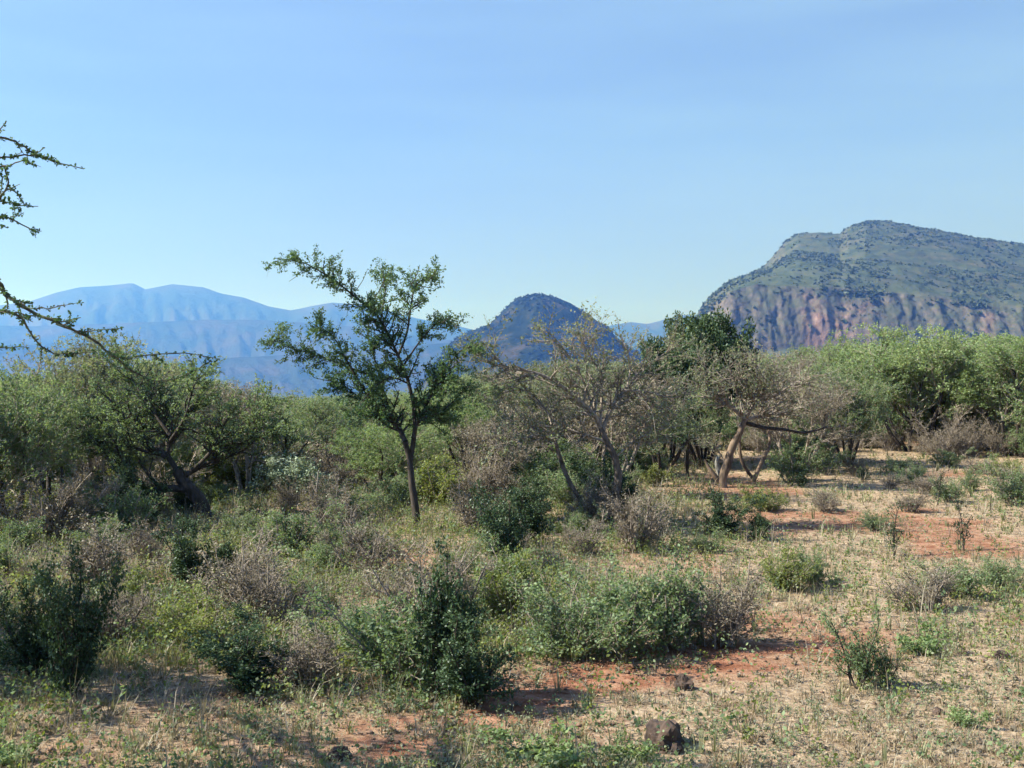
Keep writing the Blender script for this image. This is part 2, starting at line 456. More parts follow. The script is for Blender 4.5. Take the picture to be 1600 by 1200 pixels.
# ------------------------------------------------------------------ SETTING: hills
def rock_scrub_mat(name, scrub, soil, cliff, cliff_amt, sc, patch=0.5, pink=False):
    m, nt, out = new_mat(name)
    geo = nd(nt, "ShaderNodeNewGeometry")
    def noise(s, det=6, ro=0.65, v=None):
        n = nd(nt, "ShaderNodeTexNoise"); n.inputs["Scale"].default_value = s; n.inputs["Detail"].default_value = det
        n.inputs["Roughness"].default_value = ro; nt.links.new(v or geo.outputs["Position"], n.inputs["Vector"]); return n.outputs[0]
    base = ramp(nt, noise(sc), [(patch - 0.1, scrub[0]), (patch, scrub[1]), (patch + 0.12, soil)])
    sp = nd(nt, "ShaderNodeSeparateXYZ"); nt.links.new(geo.outputs["Normal"], sp.inputs[0])
    mp = nd(nt, "ShaderNodeMapping"); mp.inputs["Scale"].default_value = (1, 1, 0.38); nt.links.new(geo.outputs["Position"], mp.inputs[0])
    stre = noise(sc * 5.0, 6, 0.7, mp.outputs[0])
    cl = ramp(nt, stre, [(0.36, cliff[0]), (0.5, cliff[1]), (0.62, cliff[2])])
    if pink:
        pk = ramp(nt, noise(sc * 4.5, 6, 0.75, mp.outputs[0]), [(0.38, (0.085, 0.06, 0.056)), (0.5, (0.175, 0.115, 0.103)), (0.62, (0.26, 0.182, 0.162))])
        pa = nd(nt, "ShaderNodeAttribute", attribute_name="pink")
        ps = nd(nt, "ShaderNodeMath", operation='ADD'); nt.links.new(pa.outputs["Fac"], ps.inputs[0]); nt.links.new(noise(sc * 1.6, 6, 0.7), ps.inputs[1])
        pf = ramp(nt, ps.outputs[0], [(0.82, (0, 0, 0)), (1.0, (1, 1, 1))])
        pm = nd(nt, "ShaderNodeMixRGB"); nt.links.new(pf, pm.inputs[0]); nt.links.new(cl, pm.inputs[1]); nt.links.new(pk, pm.inputs[2]); cl = pm.outputs[0]
    pz = noise(sc * 0.9, 4)
    a = nd(nt, "ShaderNodeMath", operation='MULTIPLY_ADD'); a.inputs[1].default_value = -1.6; a.inputs[2].default_value = cliff_amt
    nt.links.new(sp.outputs[2], a.inputs[0])
    b = nd(nt, "ShaderNodeMath", operation='MULTIPLY_ADD', use_clamp=True); b.inputs[1].default_value = 2.2
    nt.links.new(pz, b.inputs[0]); nt.links.new(a.outputs[0], b.inputs[2])
    mx = nd(nt, "ShaderNodeMixRGB"); nt.links.new(b.outputs[0], mx.inputs[0]); nt.links.new(base, mx.inputs[1]); nt.links.new(cl, mx.inputs[2])
    d = nd(nt, "ShaderNodeBsdfDiffuse"); nt.links.new(mx.outputs[0], d.inputs[0])
    bu = nd(nt, "ShaderNodeBump"); bu.inputs["Strength"].default_value = 0.6; bu.inputs["Distance"].default_value = 0.12 / sc
    nt.links.new(noise(sc * 2.5), bu.inputs["Height"]); nt.links.new(bu.outputs[0], d.inputs["Normal"])
    nt.links.new(d.outputs[0], out.inputs[0])
    return m

def hill(name, px, cols, rowsD, heights, mat, nz=0.0, nscale=100, seed=1, dnoise=0.0):
    """px: columns as bearing pixels; rowsD: (rows, cols) distance; heights: (rows, cols) height above sea"""
    rowsD = rowsD + 0 * heights; X = (px[None, :] - 800) / F * rowsD; Y = rowsD.copy()
    if dnoise:
        dn = (fbm(X / nscale * 2.2, heights / nscale * 0.5, seed + 7, 4) - 0.5) * dnoise
        Y = Y + dn
    Z = heights + nz * (fbm(X / nscale, Y / nscale, seed, 6) - 0.5)
    nR, nC = Z.shape
    i = np.arange(nR - 1)[:, None] * nC; j = np.arange(nC - 1)[None, :]
    Q = np.stack([i + j, i + j + 1, i + nC + j + 1, i + nC + j], -1).reshape(-1, 4)
    V = np.stack([X, Y, Z], -1)
    g = Geo(); g.add(V.reshape(-1, 3), q=Q)
    o = tag(link(name, g.mesh(name, mat, True)), kind='structure')
    return V

def ridge(name, prof, D, depth, mat, base=-150, nz=20, nscale=300, seed=1, cols=420, rows=90, front=1.0):
    """a hill range whose skyline follows prof [(px, py)] at distance D"""
    pxs = np.linspace(prof[0][0], prof[-1][0], cols)
    py = np.interp(pxs, [p[0] for p in prof], [p[1] for p in prof])
    top = EYE.z + (HORIZON - py) / F * D
    v = np.linspace(-1, 1, rows)[:, None]
    Dm = D + v * depth
    crest = 1 - np.abs(v) ** 1.15
    spur = 0.80 + 0.35 * (1 - np.abs(2 * fbm(pxs[None, :] / 18 + 2 * v, v * 2.2 + 0 * pxs[None, :], seed + 3, 5) - 1) * 1.6)
    prof_v = np.where(np.abs(v) < 0.02, 1.0, np.clip(crest * (1 - (1 - np.abs(crest)) * 1.7 * (spur - 0.95)), 0, 1))
    H = base + (top[None, :] - base) * prof_v
    return hill(name, pxs, None, Dm, H, mat, nz * 1.0, nscale, seed)

m_far = rock_scrub_mat("far_mountain", [(0.022, 0.035, 0.022), (0.032, 0.042, 0.026)], (0.05, 0.048, 0.035), [(0.08, 0.06, 0.05), (0.14, 0.11, 0.08), (0.2, 0.16, 0.12)], -0.9, 0.0016)
m_mid = rock_scrub_mat("mid_hills", [(0.018, 0.03, 0.018), (0.028, 0.036, 0.022)], (0.045, 0.042, 0.03), [(0.08, 0.06, 0.05), (0.14, 0.11, 0.08), (0.2, 0.16, 0.12)], -0.9, 0.003)
ridge('distant_mountains', [(-500, 560), (-300, 520), (-150, 497), (-50, 486), (0, 478), (45, 472), (90, 457), (125, 449), (170, 446), (208, 442), (228, 452),
      (270, 444), (318, 449), (345, 459), (380, 465), (420, 479), (455, 485), (490, 478), (520, 473), (560, 476), (610, 487),
      (650, 497), (700, 507), (725, 512), (760, 520), (830, 530), (900, 527), (930, 518), (955, 508), (985, 503), (1012, 506), (1045, 497), (1075, 491), (1095, 497),
      (1140, 515), (1300, 530), (1700, 540), (2000, 560)], 9000, 2400, m_far, nz=14, nscale=1100, seed=5)
ridge('valley_hills', [(-500, 540), (-250, 520), (-60, 506), (60, 510), (180, 506), (300, 500), (420, 501), (560, 512), (700, 530), (800, 540), (900, 548), (1100, 560), (1300, 585)],
      7000, 1100, m_mid, nz=26, nscale=700, seed=15)
ridge('low_foothills', [(-500, 570), (-250, 545), (-40, 540), (40, 538), (140, 545), (230, 556), (330, 560), (420, 556), (520, 548), (640, 540), (760, 530), (900, 536), (1050, 552), (1300, 590)],
      5200, 700, m_mid, nz=16, nscale=420, seed=25)

# conical hill in the middle distance
m_cone = rock_scrub_mat("cone_hill_scrub", [(0.010, 0.017, 0.010), (0.018, 0.026, 0.015)], (0.055, 0.048, 0.034), [(0.10, 0.075, 0.06), (0.17, 0.13, 0.10), (0.26, 0.2, 0.15)], -0.35, 0.02, 0.53)
def cone_hill():
    D = 2300.0; cx = (855 - 800) / F * D
    n = 190; s = np.linspace(-1, 1, n)
    U, Vv = np.meshgrid(s * 340, s * 420, indexing='xy')
    prof = [(-340, 560), (690, 548), (720, 525), (745, 515), (765, 508), (785, 488), (800, 472), (820, 463), (850, 461), (872, 466), (895, 476), (925, 497), (950, 515), (975, 540), (1000, 556), (1030, 566), (1060, 575), (2000, 600)]
    a = np.arctan2(Vv, U); rad = np.hypot(U, Vv * 0.82)
    pxr = 855 + rad / D * F; pxl = 855 - rad / D * F
    hr = EYE.z + (HORIZON - np.interp(pxr, [p[0] for p in prof], [p[1] for p in prof])) / F * D
    hl = EYE.z + (HORIZON - np.interp(pxl, [p[0] for p in prof], [p[1] for p in prof])) / F * D
    w = 0.5 + 0.5 * np.cos(a)
    Z = hl * (1 - w) + hr * w
    Z = Z - 150 * sstep(200, 340, rad) + 0
    gul = (fbm(a * 2.6 + 5, rad / 170, 31, 4) - 0.5) * 26 * sstep(20, 120, rad)
    Z = Z + gul * np.abs(np.sin(a)) + (fbm(U / 26, Vv / 26, 33, 4) - 0.5) * 7 * sstep(5, 60, rad)
    V = np.stack([U + cx, Vv + D, Z], -1)
    i = np.arange(n - 1)[:, None] * n; j = np.arange(n - 1)[None, :]
    Q = np.stack([i + j, i + j + 1, i + n + j + 1, i + n + j], -1).reshape(-1, 4)
    g = Geo(); g.add(V.reshape(-1, 3), q=Q)
    tag(link('conical_hill', g.mesh('conical_hill', m_cone, True)), kind='structure')
    return V
V_cone = cone_hill()

# big table hill with red cliffs on the right
m_table = rock_scrub_mat("table_hill_scrub", [(0.040, 0.056, 0.040), (0.058, 0.075, 0.051)], (0.080, 0.086, 0.062),
                         [(0.05, 0.052, 0.046), (0.095, 0.086, 0.078), (0.15, 0.125, 0.112)], 0.40, 0.022, 0.53, pink=True)
def table_hill():
    crest = [(1040, 560), (1070, 540), (1084, 512), (1096, 489), (1110, 470), (1135, 447), (1170, 430), (1193, 418), (1207, 404), (1226, 378), (1246, 365), (1280, 363), (1312, 366), (1325, 355),
             (1352, 345), (1400, 350), (1450, 357), (1500, 367), (1550, 376), (1600, 382), (1700, 396), (1900, 430), (2200, 520), (2400, 590)]
    rim = [(1040, 565), (1070, 545), (1084, 514), (1096, 492), (1110, 474), (1140, 455), (1180, 446), (1250, 449), (1330, 453), (1400, 456), (1480, 466), (1560, 478), (1700, 490), (1900, 500), (2200, 560), (2400, 600)]
    cols = 620; rows = 170
    px = np.linspace(1040, 2400, cols)
    cy_ = np.interp(px, *zip(*crest)); ry = np.interp(px, *zip(*rim))
    D0, D1, D2, D3 = 1385.0, 1430.0, 2150.0, 2700.0
    zr = EYE.z + (HORIZON - ry) / F * D1
    zc = EYE.z + (HORIZON - cy_) / F * D2
    zb = np.full(cols, -60.0)
    ext = sstep(1085, 1230, px)      # at the left end the hill is shallow
    V = []
    Ds = []; Hs = []
    for k in range(rows):
        t = k / (rows - 1)
        if t < 0.12:
            u = t / 0.12; Dk = 1000 + (D0 - 1000) * u + 0 * px; h = -60 + (18 + 60) * u ** 1.3 + 0 * px
            h = np.minimum(h, zr)
        elif t < 0.45:
            u = (t - 0.12) / 0.33; Dk = D0 + (D1 - D0) * (u ** 1.25) + 0 * px
            h0 = np.minimum(18.0, zr); h = h0 + (zr - h0) * (u ** 0.8)
        elif t < 0.85:
            u = (t - 0.45) / 0.40; Dk = D1 + (D2 - D1) * u * (0.35 + 0.65 * ext)
            z1 = EYE.z + (HORIZON - cy_) / F * (D1 + (D2 - D1) * (0.35 + 0.65 * ext))
            h = zr + (z1 - zr) * (u ** (0.92))
        else:
            u = (t - 0.85) / 0.15; Dk = D1 + (D2 - D1) * (0.35 + 0.65 * ext) + 550 * u
            z1 = EYE.z + (HORIZON - cy_) / F * (D1 + (D2 - D1) * (0.35 + 0.65 * ext))
            h = z1 - (z1 + 80) * u ** 1.5
        Ds.append(Dk); Hs.append(h)
    Dm = np.array(Ds); H = np.array(Hs)
    X = (px[None, :] - 800) / F * Dm
    t = np.linspace(0, 1, rows)[:, None]
    cliffy = sstep(0.08, 0.2, t) * (1 - sstep(0.42, 0.5, t))
    butt = (fbm(X / 24, t * 2.0, 41, 4) - 0.5)
    Y = Dm + cliffy * (butt * 16 + 6 * (fbm(X / 9, t * 22, 48, 3) - 0.5)) + sstep(0.45, 0.6, t) * (1 - sstep(0.83, 0.86, t)) * 0
    crestk = 1 - np.exp(-((t - 0.85) / 0.02) ** 2)
    Z = H + crestk * sstep(0.0, 0.1, t) * (26 * (fbm(X / 150, Y / 130, 43, 5) - 0.5) * (1 - 0.6 * cliffy)) + 5 * (fbm(X / 14, Y / 14, 45, 3) - 0.5)
    P = np.stack([X, Y, Z], -1)
    i = np.arange(rows - 1)[:, None] * cols; j = np.arange(cols - 1)[None, :]
    Q = np.stack([i + j, i + j + 1, i + cols + j + 1, i + cols + j], -1).reshape(-1, 4)
    g = Geo(); g.add(P.reshape(-1, 3), q=Q)
    me = g.mesh('table_hill', m_table, True)
    pk = me.attributes.new("pink", 'FLOAT', 'POINT')
    pxx = P[..., 0] / P[..., 1] * F + 800; pyy = HORIZON - (P[..., 2] - EYE.z) / P[..., 1] * F
    v = 0.43 * np.exp(-((pxx - 1335) / 62) ** 2) * sstep(452, 478, pyy) + 0.5 * np.exp(-((pxx - 1540) / 25) ** 2) + 0.35 * np.exp(-((pxx - 1270) / 30) ** 2)
    pk.data.foreach_set("value", np.clip(v, 0, 1).astype(np.float32).ravel())
    tag(link('table_hill', me), kind='structure')
    return P
V_table = table_hill()

# scrub that covers both hills: distant mass of bushes, each a loose clump of leafy facets
def far_scrub(name, P, n, size, seed, keep=None, mat=None):
    rng = np.random.default_rng(seed)
    r = rng.integers(0, P.shape[0] - 1, n * 2); c = rng.integers(0, P.shape[1] - 1, n * 2)
    f = rng.random((n * 2, 2))
    A = P[r, c] * (1 - f[:, :1]) + P[r + 1, c] * f[:, :1]; B = P[r, c + 1] * (1 - f[:, :1]) + P[r + 1, c + 1] * f[:, :1]
    Q = A * (1 - f[:, 1:]) + B * f[:, 1:]
    dens = fbm(Q[:, 0] / 60, Q[:, 1] / 90, seed + 2, 3)
    ok = (rng.random(len(Q)) < np.clip((dens - 0.40) * 5, 0.06, 1))
    if keep is not None: ok &= keep(r / P.shape[0], Q)
    Q = Q[ok][:n]; m = len(Q)
    s = size * (0.45 + rng.random(m) ** 2 * 1.1)
    k = 14
    C = np.repeat(Q, k, 0); S = np.repeat(s, k)[:, None]
    off = rng.normal(0, 1, (m * k, 3)); off /= np.linalg.norm(off, axis=1, keepdims=True); off[:, 2] = np.abs(off[:, 2]) * 0.8
    C = C + off * S * np.array([0.55, 0.55, 0.5]) * rng.random((m * k, 1)) ** 0.4
    a = rng.normal(0, 1, (m * k, 3)) * S * 0.3; b = rng.normal(0, 1, (m * k, 3)) * S * 0.3
    Vv = np.stack([C - a - b * 0.5, C + a - b * 0.5, C + b], 1).reshape(-1, 3)
    g = Geo(); tint = np.clip(np.repeat(rng.random(m), k) * 0.7 + rng.random(m * k) * 0.3, 0, 1)
    g.add(Vv, t=np.arange(m * k * 3).reshape(-1, 3), tint=tint)
    tag(link(name, g.mesh(name, mat)), kind='stuff')
far_scrub('hillside_scrub', V_table[20:146, :420], 11000, 3.6, 51,
          keep=lambda r, Q: (r > 0.38) | (np.random.default_rng(5).random(len(r)) < 0.10), mat=M['hillleaf'])
far_scrub('conical_hill_scrub', V_cone[5:110], 2600, 5.0, 52, mat=M['conehillleaf'])

# ------------------------------------------------------------------ landmark trees traced limb by limb
def px_poly(D, base, pts, dz0=0.0, dz1=0.0, rng=None):
    """photo pixels -> local points of a tree standing at distance D; the limb runs dz0..dz1 metres in depth"""
    out = []; n = len(pts)
    for i, q in enumerate(pts):
        d = D + dz0 + (dz1 - dz0) * i / max(1, n - 1)
        out.append(W(q[0], q[1], d) - base)
    return smooth(out)

def smooth(P):
    """Catmull-Rom through the points"""
    if len(P) < 3: return P
    out = []
    E = [P[0] * 2 - P[1]] + P + [P[-1] * 2 - P[-2]]
    for i in range(1, len(E) - 2):
        for t in (0, 0.34, 0.67):
            a, b, c, d = E[i - 1], E[i], E[i + 1], E[i + 2]
            out.append(0.5 * ((2 * b) + (c - a) * t + (2 * a - 5 * b + 4 * c - d) * t * t + (3 * b - a - 3 * c + d) * t ** 3))
    out.append(P[-1])
    return out

def traced(seed, px, py, trunks, limbs, sp, dj=0.9):
    base = foot(px, py); D = base.y
    p = Plant(seed)
    for pts, r0, r1, *dd in trunks:
        a, b = dd if dd else (0.0, 0.0)
        P = px_poly(D, base, pts, a, b)
        if len(dd) == 0: P[0] = P[0] - Vector((0, 0, 0.15))
        p.put(P, r0, dict(n=0, ratio=0, ang=0), 0, {}, r1=r1, sides=9)
    for pts, r0, r1, *dd in limbs:
        if dd: a, b = dd
        else: a, b = 0.0, p.r.uniform(-dj, dj)
        P = px_poly(D, base, pts, a, b)
        p.put(P, r0, sp[1], 1, sp, r1=r1)
    return p, base

# 1 tall slender dark tree left of centre
sp = {1: dict(n=16, ang=52, ratio=0.53, tmin=0.1, flat=0.8, leaf=45),
      2: dict(seg=0.09, wob=0.18, up=0.035, n=9, ang=48, ratio=0.26, tmin=0.1, flat=0.8, taper=0.4, leaf=95),
      3: dict(seg=0.07, wob=0.24, up=0.04, n=0, ang=50, ratio=0.2, taper=0.5, leaf=90), 'low': 1.2}
p, b = traced(101, 650, 828,
    [([(651, 828), (649, 795), (644, 760), (640, 722), (633, 690)], 0.072, 0.05),
     ([(641, 724), (645, 695), (648, 665), (646, 630)], 0.045, 0.034, 0.0, 0.1)],
    [([(633, 690), (620, 662), (607, 640), (596, 605), (575, 585)], 0.05, 0.02),
     ([(575, 585), (545, 574), (510, 560), (478, 550), (446, 541), (424, 529)], 0.022, 0.006, 0.3, 0.8),
     ([(646, 630), (636, 590), (622, 556), (606, 522), (590, 494), (560, 468), (530, 444), (500, 424), (470, 409), (432, 404)], 0.032, 0.005, 0.0, -0.5),
     ([(645, 690), (652, 660), (664, 638), (681, 602), (700, 572), (720, 548), (742, 540)], 0.035, 0.007),
     ([(622, 556), (636, 520), (642, 482), (648, 450), (662, 436), (680, 428)], 0.025, 0.005, 0.0, 0.4),
     ([(606, 640), (572, 612), (546, 570), (520, 525), (492, 508)], 0.025, 0.005, 0.1, -0.7),
     ([(630, 572), (655, 535), (682, 506), (702, 503)], 0.02, 0.005),
     ([(600, 600), (585, 560), (575, 520), (580, 485)], 0.02, 0.005),
     ([(648, 640), (672, 610), (690, 590), (722, 575)], 0.02, 0.005),
     ([(620, 662), (590, 650), (560, 620), (530, 600), (490, 590)], 0.02, 0.005),
     ([(655, 655), (680, 650), (705, 630), (728, 605)], 0.018, 0.005),
     ([(640, 600), (610, 590), (580, 610), (555, 640)], 0.018, 0.005),
     ([(595, 498), (600, 470), (604, 445), (600, 430)], 0.014, 0.003)], sp)
for a_, b_ in (((497, 440), (506, 412)), ((517, 452), (521, 408)), ((556, 455), (575, 420)), ((588, 462), (606, 424)), ((643, 445), (656, 414)), ((668, 440), (683, 420)),
               ((600, 450), (596, 418)), ((470, 425), (452, 440)), ((535, 455), (548, 425)), ((662, 448), (680, 452)), ((455, 408), (468, 396)), ((690, 505), (708, 488)), ((560, 480), (548, 462)), ((430, 530), (418, 545))):
    p.put(px_poly(b.y, b, [a_, ((a_[0] + b_[0]) / 2 + 2, (a_[1] + b_[1]) / 2), b_], -0.2, -0.1), 0.008, dict(n=0, ratio=0, ang=0, leaf=14), 1, {}, r1=0.004)
t = p.build('slender_tree', M['slenderleaf'], M['bark'], leaf=0.048, spread=0.022, aspect=0.55)
t.location = b
tag(t, 'tall slender tree with dark bark and small dark green leaves standing above the thicket', 'tree')

# 2 grey bare-twigged thorn tree in the middle
grey_sp = {1: dict(n=14, ang=50, ratio=0.85, tmin=0.12, flat=0.7, leaf=2),
           2: dict(seg=0.09, wob=0.22, up=0.01, n=9.5, ang=50, ratio=0.38, tmin=0.1, flat=0.5, taper=0.4, leaf=14),
           3: dict(seg=0.06, wob=0.34, up=0.04, n=2.5, ang=55, ratio=0.15, tmin=0.2, taper=0.5, leaf=20),
           4: dict(seg=0.05, wob=0.4, up=0.03, n=0, ang=50, ratio=0.2, taper=0.6, leaf=20), 'low': 1.0}
p, b = traced(102, 962, 828,
    [([(962, 828), (960, 792), (966, 748), (961, 716), (948, 690), (938, 668)], 0.085, 0.05),
     ([(946, 843), (926, 812), (906, 780), (886, 745), (871, 702), (862, 664)], 0.055, 0.03, 0.0, 0.35)],
    [([(938, 668), (928, 648), (900, 622), (868, 597), (832, 581), (792, 574), (762, 566), (742, 545)], 0.045, 0.010, 0, -0.6),
     ([(942, 672), (958, 632), (980, 605), (1002, 578), (1030, 558), (1062, 538)], 0.04, 0.008, 0, 0.7),
     ([(975, 610), (1010, 612), (1052, 622), (1092, 607)], 0.022, 0.006),
     ([(928, 648), (914, 600), (892, 562), (870, 532), (850, 515)], 0.028, 0.006),
     ([(938, 668), (940, 600), (925, 560), (900, 522)], 0.028, 0.012, 0, 0.5),
     ([(945, 690), (905, 676), (868, 668), (820, 664), (782, 650)], 0.028, 0.005),
     ([(862, 664), (850, 635), (820, 610), (780, 600), (748, 590)], 0.022, 0.005),
     ([(866, 690), (840, 680), (800, 690), (762, 700)], 0.02, 0.005),
     ([(792, 574), (768, 556), (758, 535)], 0.016, 0.004, -0.4, -0.6),
     ([(980, 605), (985, 570), (975, 535), (968, 520)], 0.018, 0.004),
     ([(961, 716), (990, 690), (1030, 672), (1065, 665)], 0.02, 0.005),
     ([(932, 655), (960, 650), (1005, 645), (1040, 640)], 0.02, 0.005),
     ([(906, 545), (915, 525), (930, 505)], 0.012, 0.008, 0.1, 0.1)], grey_sp, 1.1)
t = p.build('grey_thorn_tree', M['greygreen'], M['trunkbark'], twigmat=M['greybark'], leaf=0.05, spread=0.02)
t.location = b
tag(t, 'grey thorn tree with mostly bare twigs and two crossing trunks in the middle', 'tree')

# 3 grey thorn tree with forked pale trunk, right of the middle
p, b = traced(103, 1130, 762,
    [([(1131, 763), (1129, 750), (1138, 722), (1144, 700), (1156, 676), (1165, 655)], 0.125, 0.07)],
    [([(1165, 655), (1142, 636), (1112, 620), (1090, 600), (1062, 590)], 0.055, 0.008),
     ([(1165, 655), (1180, 630), (1200, 600), (1216, 572)], 0.05, 0.008),
     ([(1165, 655), (1202, 648), (1242, 640), (1285, 622)], 0.045, 0.008),
     ([(1160, 650), (1150, 605), (1140, 572)], 0.04, 0.008),
     ([(1178, 634), (1220, 612), (1260, 590), (1295, 585)], 0.035, 0.008),
     ([(1142, 636), (1120, 600), (1100, 570), (1090, 556)], 0.03, 0.008),
     ([(1165, 655), (1185, 600), (1180, 565), (1172, 552)], 0.03, 0.008),
     ([(1136, 728), (1120, 700), (1105, 690)], 0.02, 0.008, 0, 0.3)], grey_sp, 1.5)
# broken forks low on the trunk and the split second stems
def extra(p, b, pts, r0, r1, a=0.0, c=0.0, trunk=True):
    p.put(px_poly(b.y, b, pts, a, c), r0, dict(n=0, ratio=0, ang=0), 0 if trunk else 1, {}, r1=r1, sides=8)
extra(p, b, [(1126, 755), (1113, 738), (1106, 727), (1102, 718)], 0.07, 0.022)
extra(p, b, [(1178, 752), (1188, 728), (1203, 694), (1200, 664)], 0.055, 0.035, 0.3, 0.5)
extra(p, b, [(1176, 747), (1160, 722), (1156, 690), (1160, 668)], 0.045, 0.03, 0.3, 0.1)
t = p.build('forked_thorn_tree', M['greygreen'], M['palebark'], leaf=0.05, spread=0.02, twigmat=M['greybark'])
t.location = b
gs = Geo(); tube(gs, px_poly(b.y, b, [(1128, 752), (1123, 735), (1121, 722), (1124, 713)], 0.1, 0.1), np.linspace(0.07, 0.05, 10), 8, knob=0.3, rng=p.rng)
tag(t, 'grey thorn tree with forked pale trunk and broken low stump, right of the middle', 'tree')
link('broken_stub', gs.mesh('broken_stub', bark_mat('stub_highlight_wood', (0.07, 0.068, 0.066), (0.26, 0.26, 0.255), 12), True), t)  # whitish stub tone puts the trunk's highlight into the wood colour
gs = Geo(); tube(gs, px_poly(b.y, b, [(1163, 660), (1192, 668), (1225, 671), (1258, 676), (1293, 667)], 0.0, -0.3), np.linspace(0.055, 0.022, 13), 7, knob=0.3, rng=p.rng)
link('dead_branch', gs.mesh('dead_branch', M['bark'], True), t)

# 4 leaning dark-trunked tree on the left
leafy = {1: dict(n=12, ang=50, ratio=0.85, tmin=0.15, flat=0.6, leaf=15),
         2: dict(seg=0.09, wob=0.28, up=0.02, n=9.5, ang=50, ratio=0.42, tmin=0.1, flat=0.55, taper=0.4, leaf=48),
         3: dict(seg=0.06, wob=0.36, up=0.03, n=1.0, ang=55, ratio=0.14, tmin=0.2, taper=0.5, leaf=85),
         4: dict(seg=0.05, wob=0.4, up=0.03, n=0, ang=50, ratio=0.2, taper=0.6, leaf=70), 'low': 1.25}
barelow = dict(leafy); barelow[1] = dict(leafy[1], n=3.5, tmin=0.35)
p, b = traced(104, 323, 815,
    [([(323, 816), (313, 788), (297, 766), (284, 750), (275, 733)], 0.15, 0.10)],
    [([(206, 767), (195, 745), (186, 716), (178, 690), (150, 650)], 0.035, 0.01, -0.4, -0.8),
     ([(281, 746), (318, 727), (350, 711), (382, 690), (412, 680), (442, 668)], 0.06, 0.012, 0, 0.4),
     ([(300, 735), (326, 710), (341, 686), (352, 660), (372, 630)], 0.045, 0.01, 0, -0.6),
     ([(275, 733), (262, 712), (265, 680), (254, 645), (240, 600)], 0.06, 0.01, 0, 0.3),
     ([(262, 712), (230, 690), (205, 660), (178, 632), (150, 600)], 0.045, 0.01, 0, 0.9),
     ([(265, 690), (290, 650), (300, 610), (310, 590)], 0.04, 0.01, 0, -0.9),
     ([(262, 712), (225, 705), (180, 690), (140, 680), (105, 660)], 0.04, 0.01, 0, -0.2),
     ([(265, 680), (230, 630), (205, 590), (190, 560)], 0.035, 0.008, 0, 0.6),
     ([(352, 711), (385, 700), (400, 650), (420, 625)], 0.03, 0.008, 0.2, 0.9)], leafy, 1.2)
p.put(px_poly(b.y, b, [(292, 764), (262, 763), (230, 768), (206, 767), (185, 776)], 0, -0.5), 0.08, barelow[1], 1, barelow, r1=0.03)
t = p.build('leaning_thorn_tree', M['green'], M['bark'], leaf=0.044, spread=0.018)
t.location = b
tag(t, 'leaning thorn tree with thick dark trunk, low horizontal limb and grey green crown at left', 'tree')

# 5 thorn tree outside the left edge whose long branches reach into the picture
ov = {1: dict(n=3.0, ang=45, ratio=0.16, tmin=0.05, flat=0.8, leaf=150), 2: dict(seg=0.04, wob=0.25, up=0, n=0, ang=40, ratio=0.1, taper=0.6, leaf=260), 'low': 0.5}
Dt = 7.4
base = Vector(((-310 - 800) / F * Dt, Dt, 0)); base.z = gz1(base.x, base.y)
p = Plant(105)
def ovp(pts, r0, r1, a=0.0, c=0.0, lvl=1):
    P = px_poly(Dt, base, pts, a, c)
    for q in P[1:-1]: q += p.rv() * 0.008
    p.put(P, r0, ov[1] if lvl else dict(n=0, ratio=0, ang=0), lvl, ov if lvl else {}, r1=r1, sides=6 if lvl else 10)
zb = HORIZON + (EYE.z - base.z) / Dt * F
ovp([(-310, zb + 20), (-315, 1050), (-300, 850), (-285, 680), (-265, 560)], 0.13, 0.075, lvl=0)
ovp([(-265, 560), (-230, 470), (-190, 400), (-150, 330)], 0.07, 0.035, lvl=0)
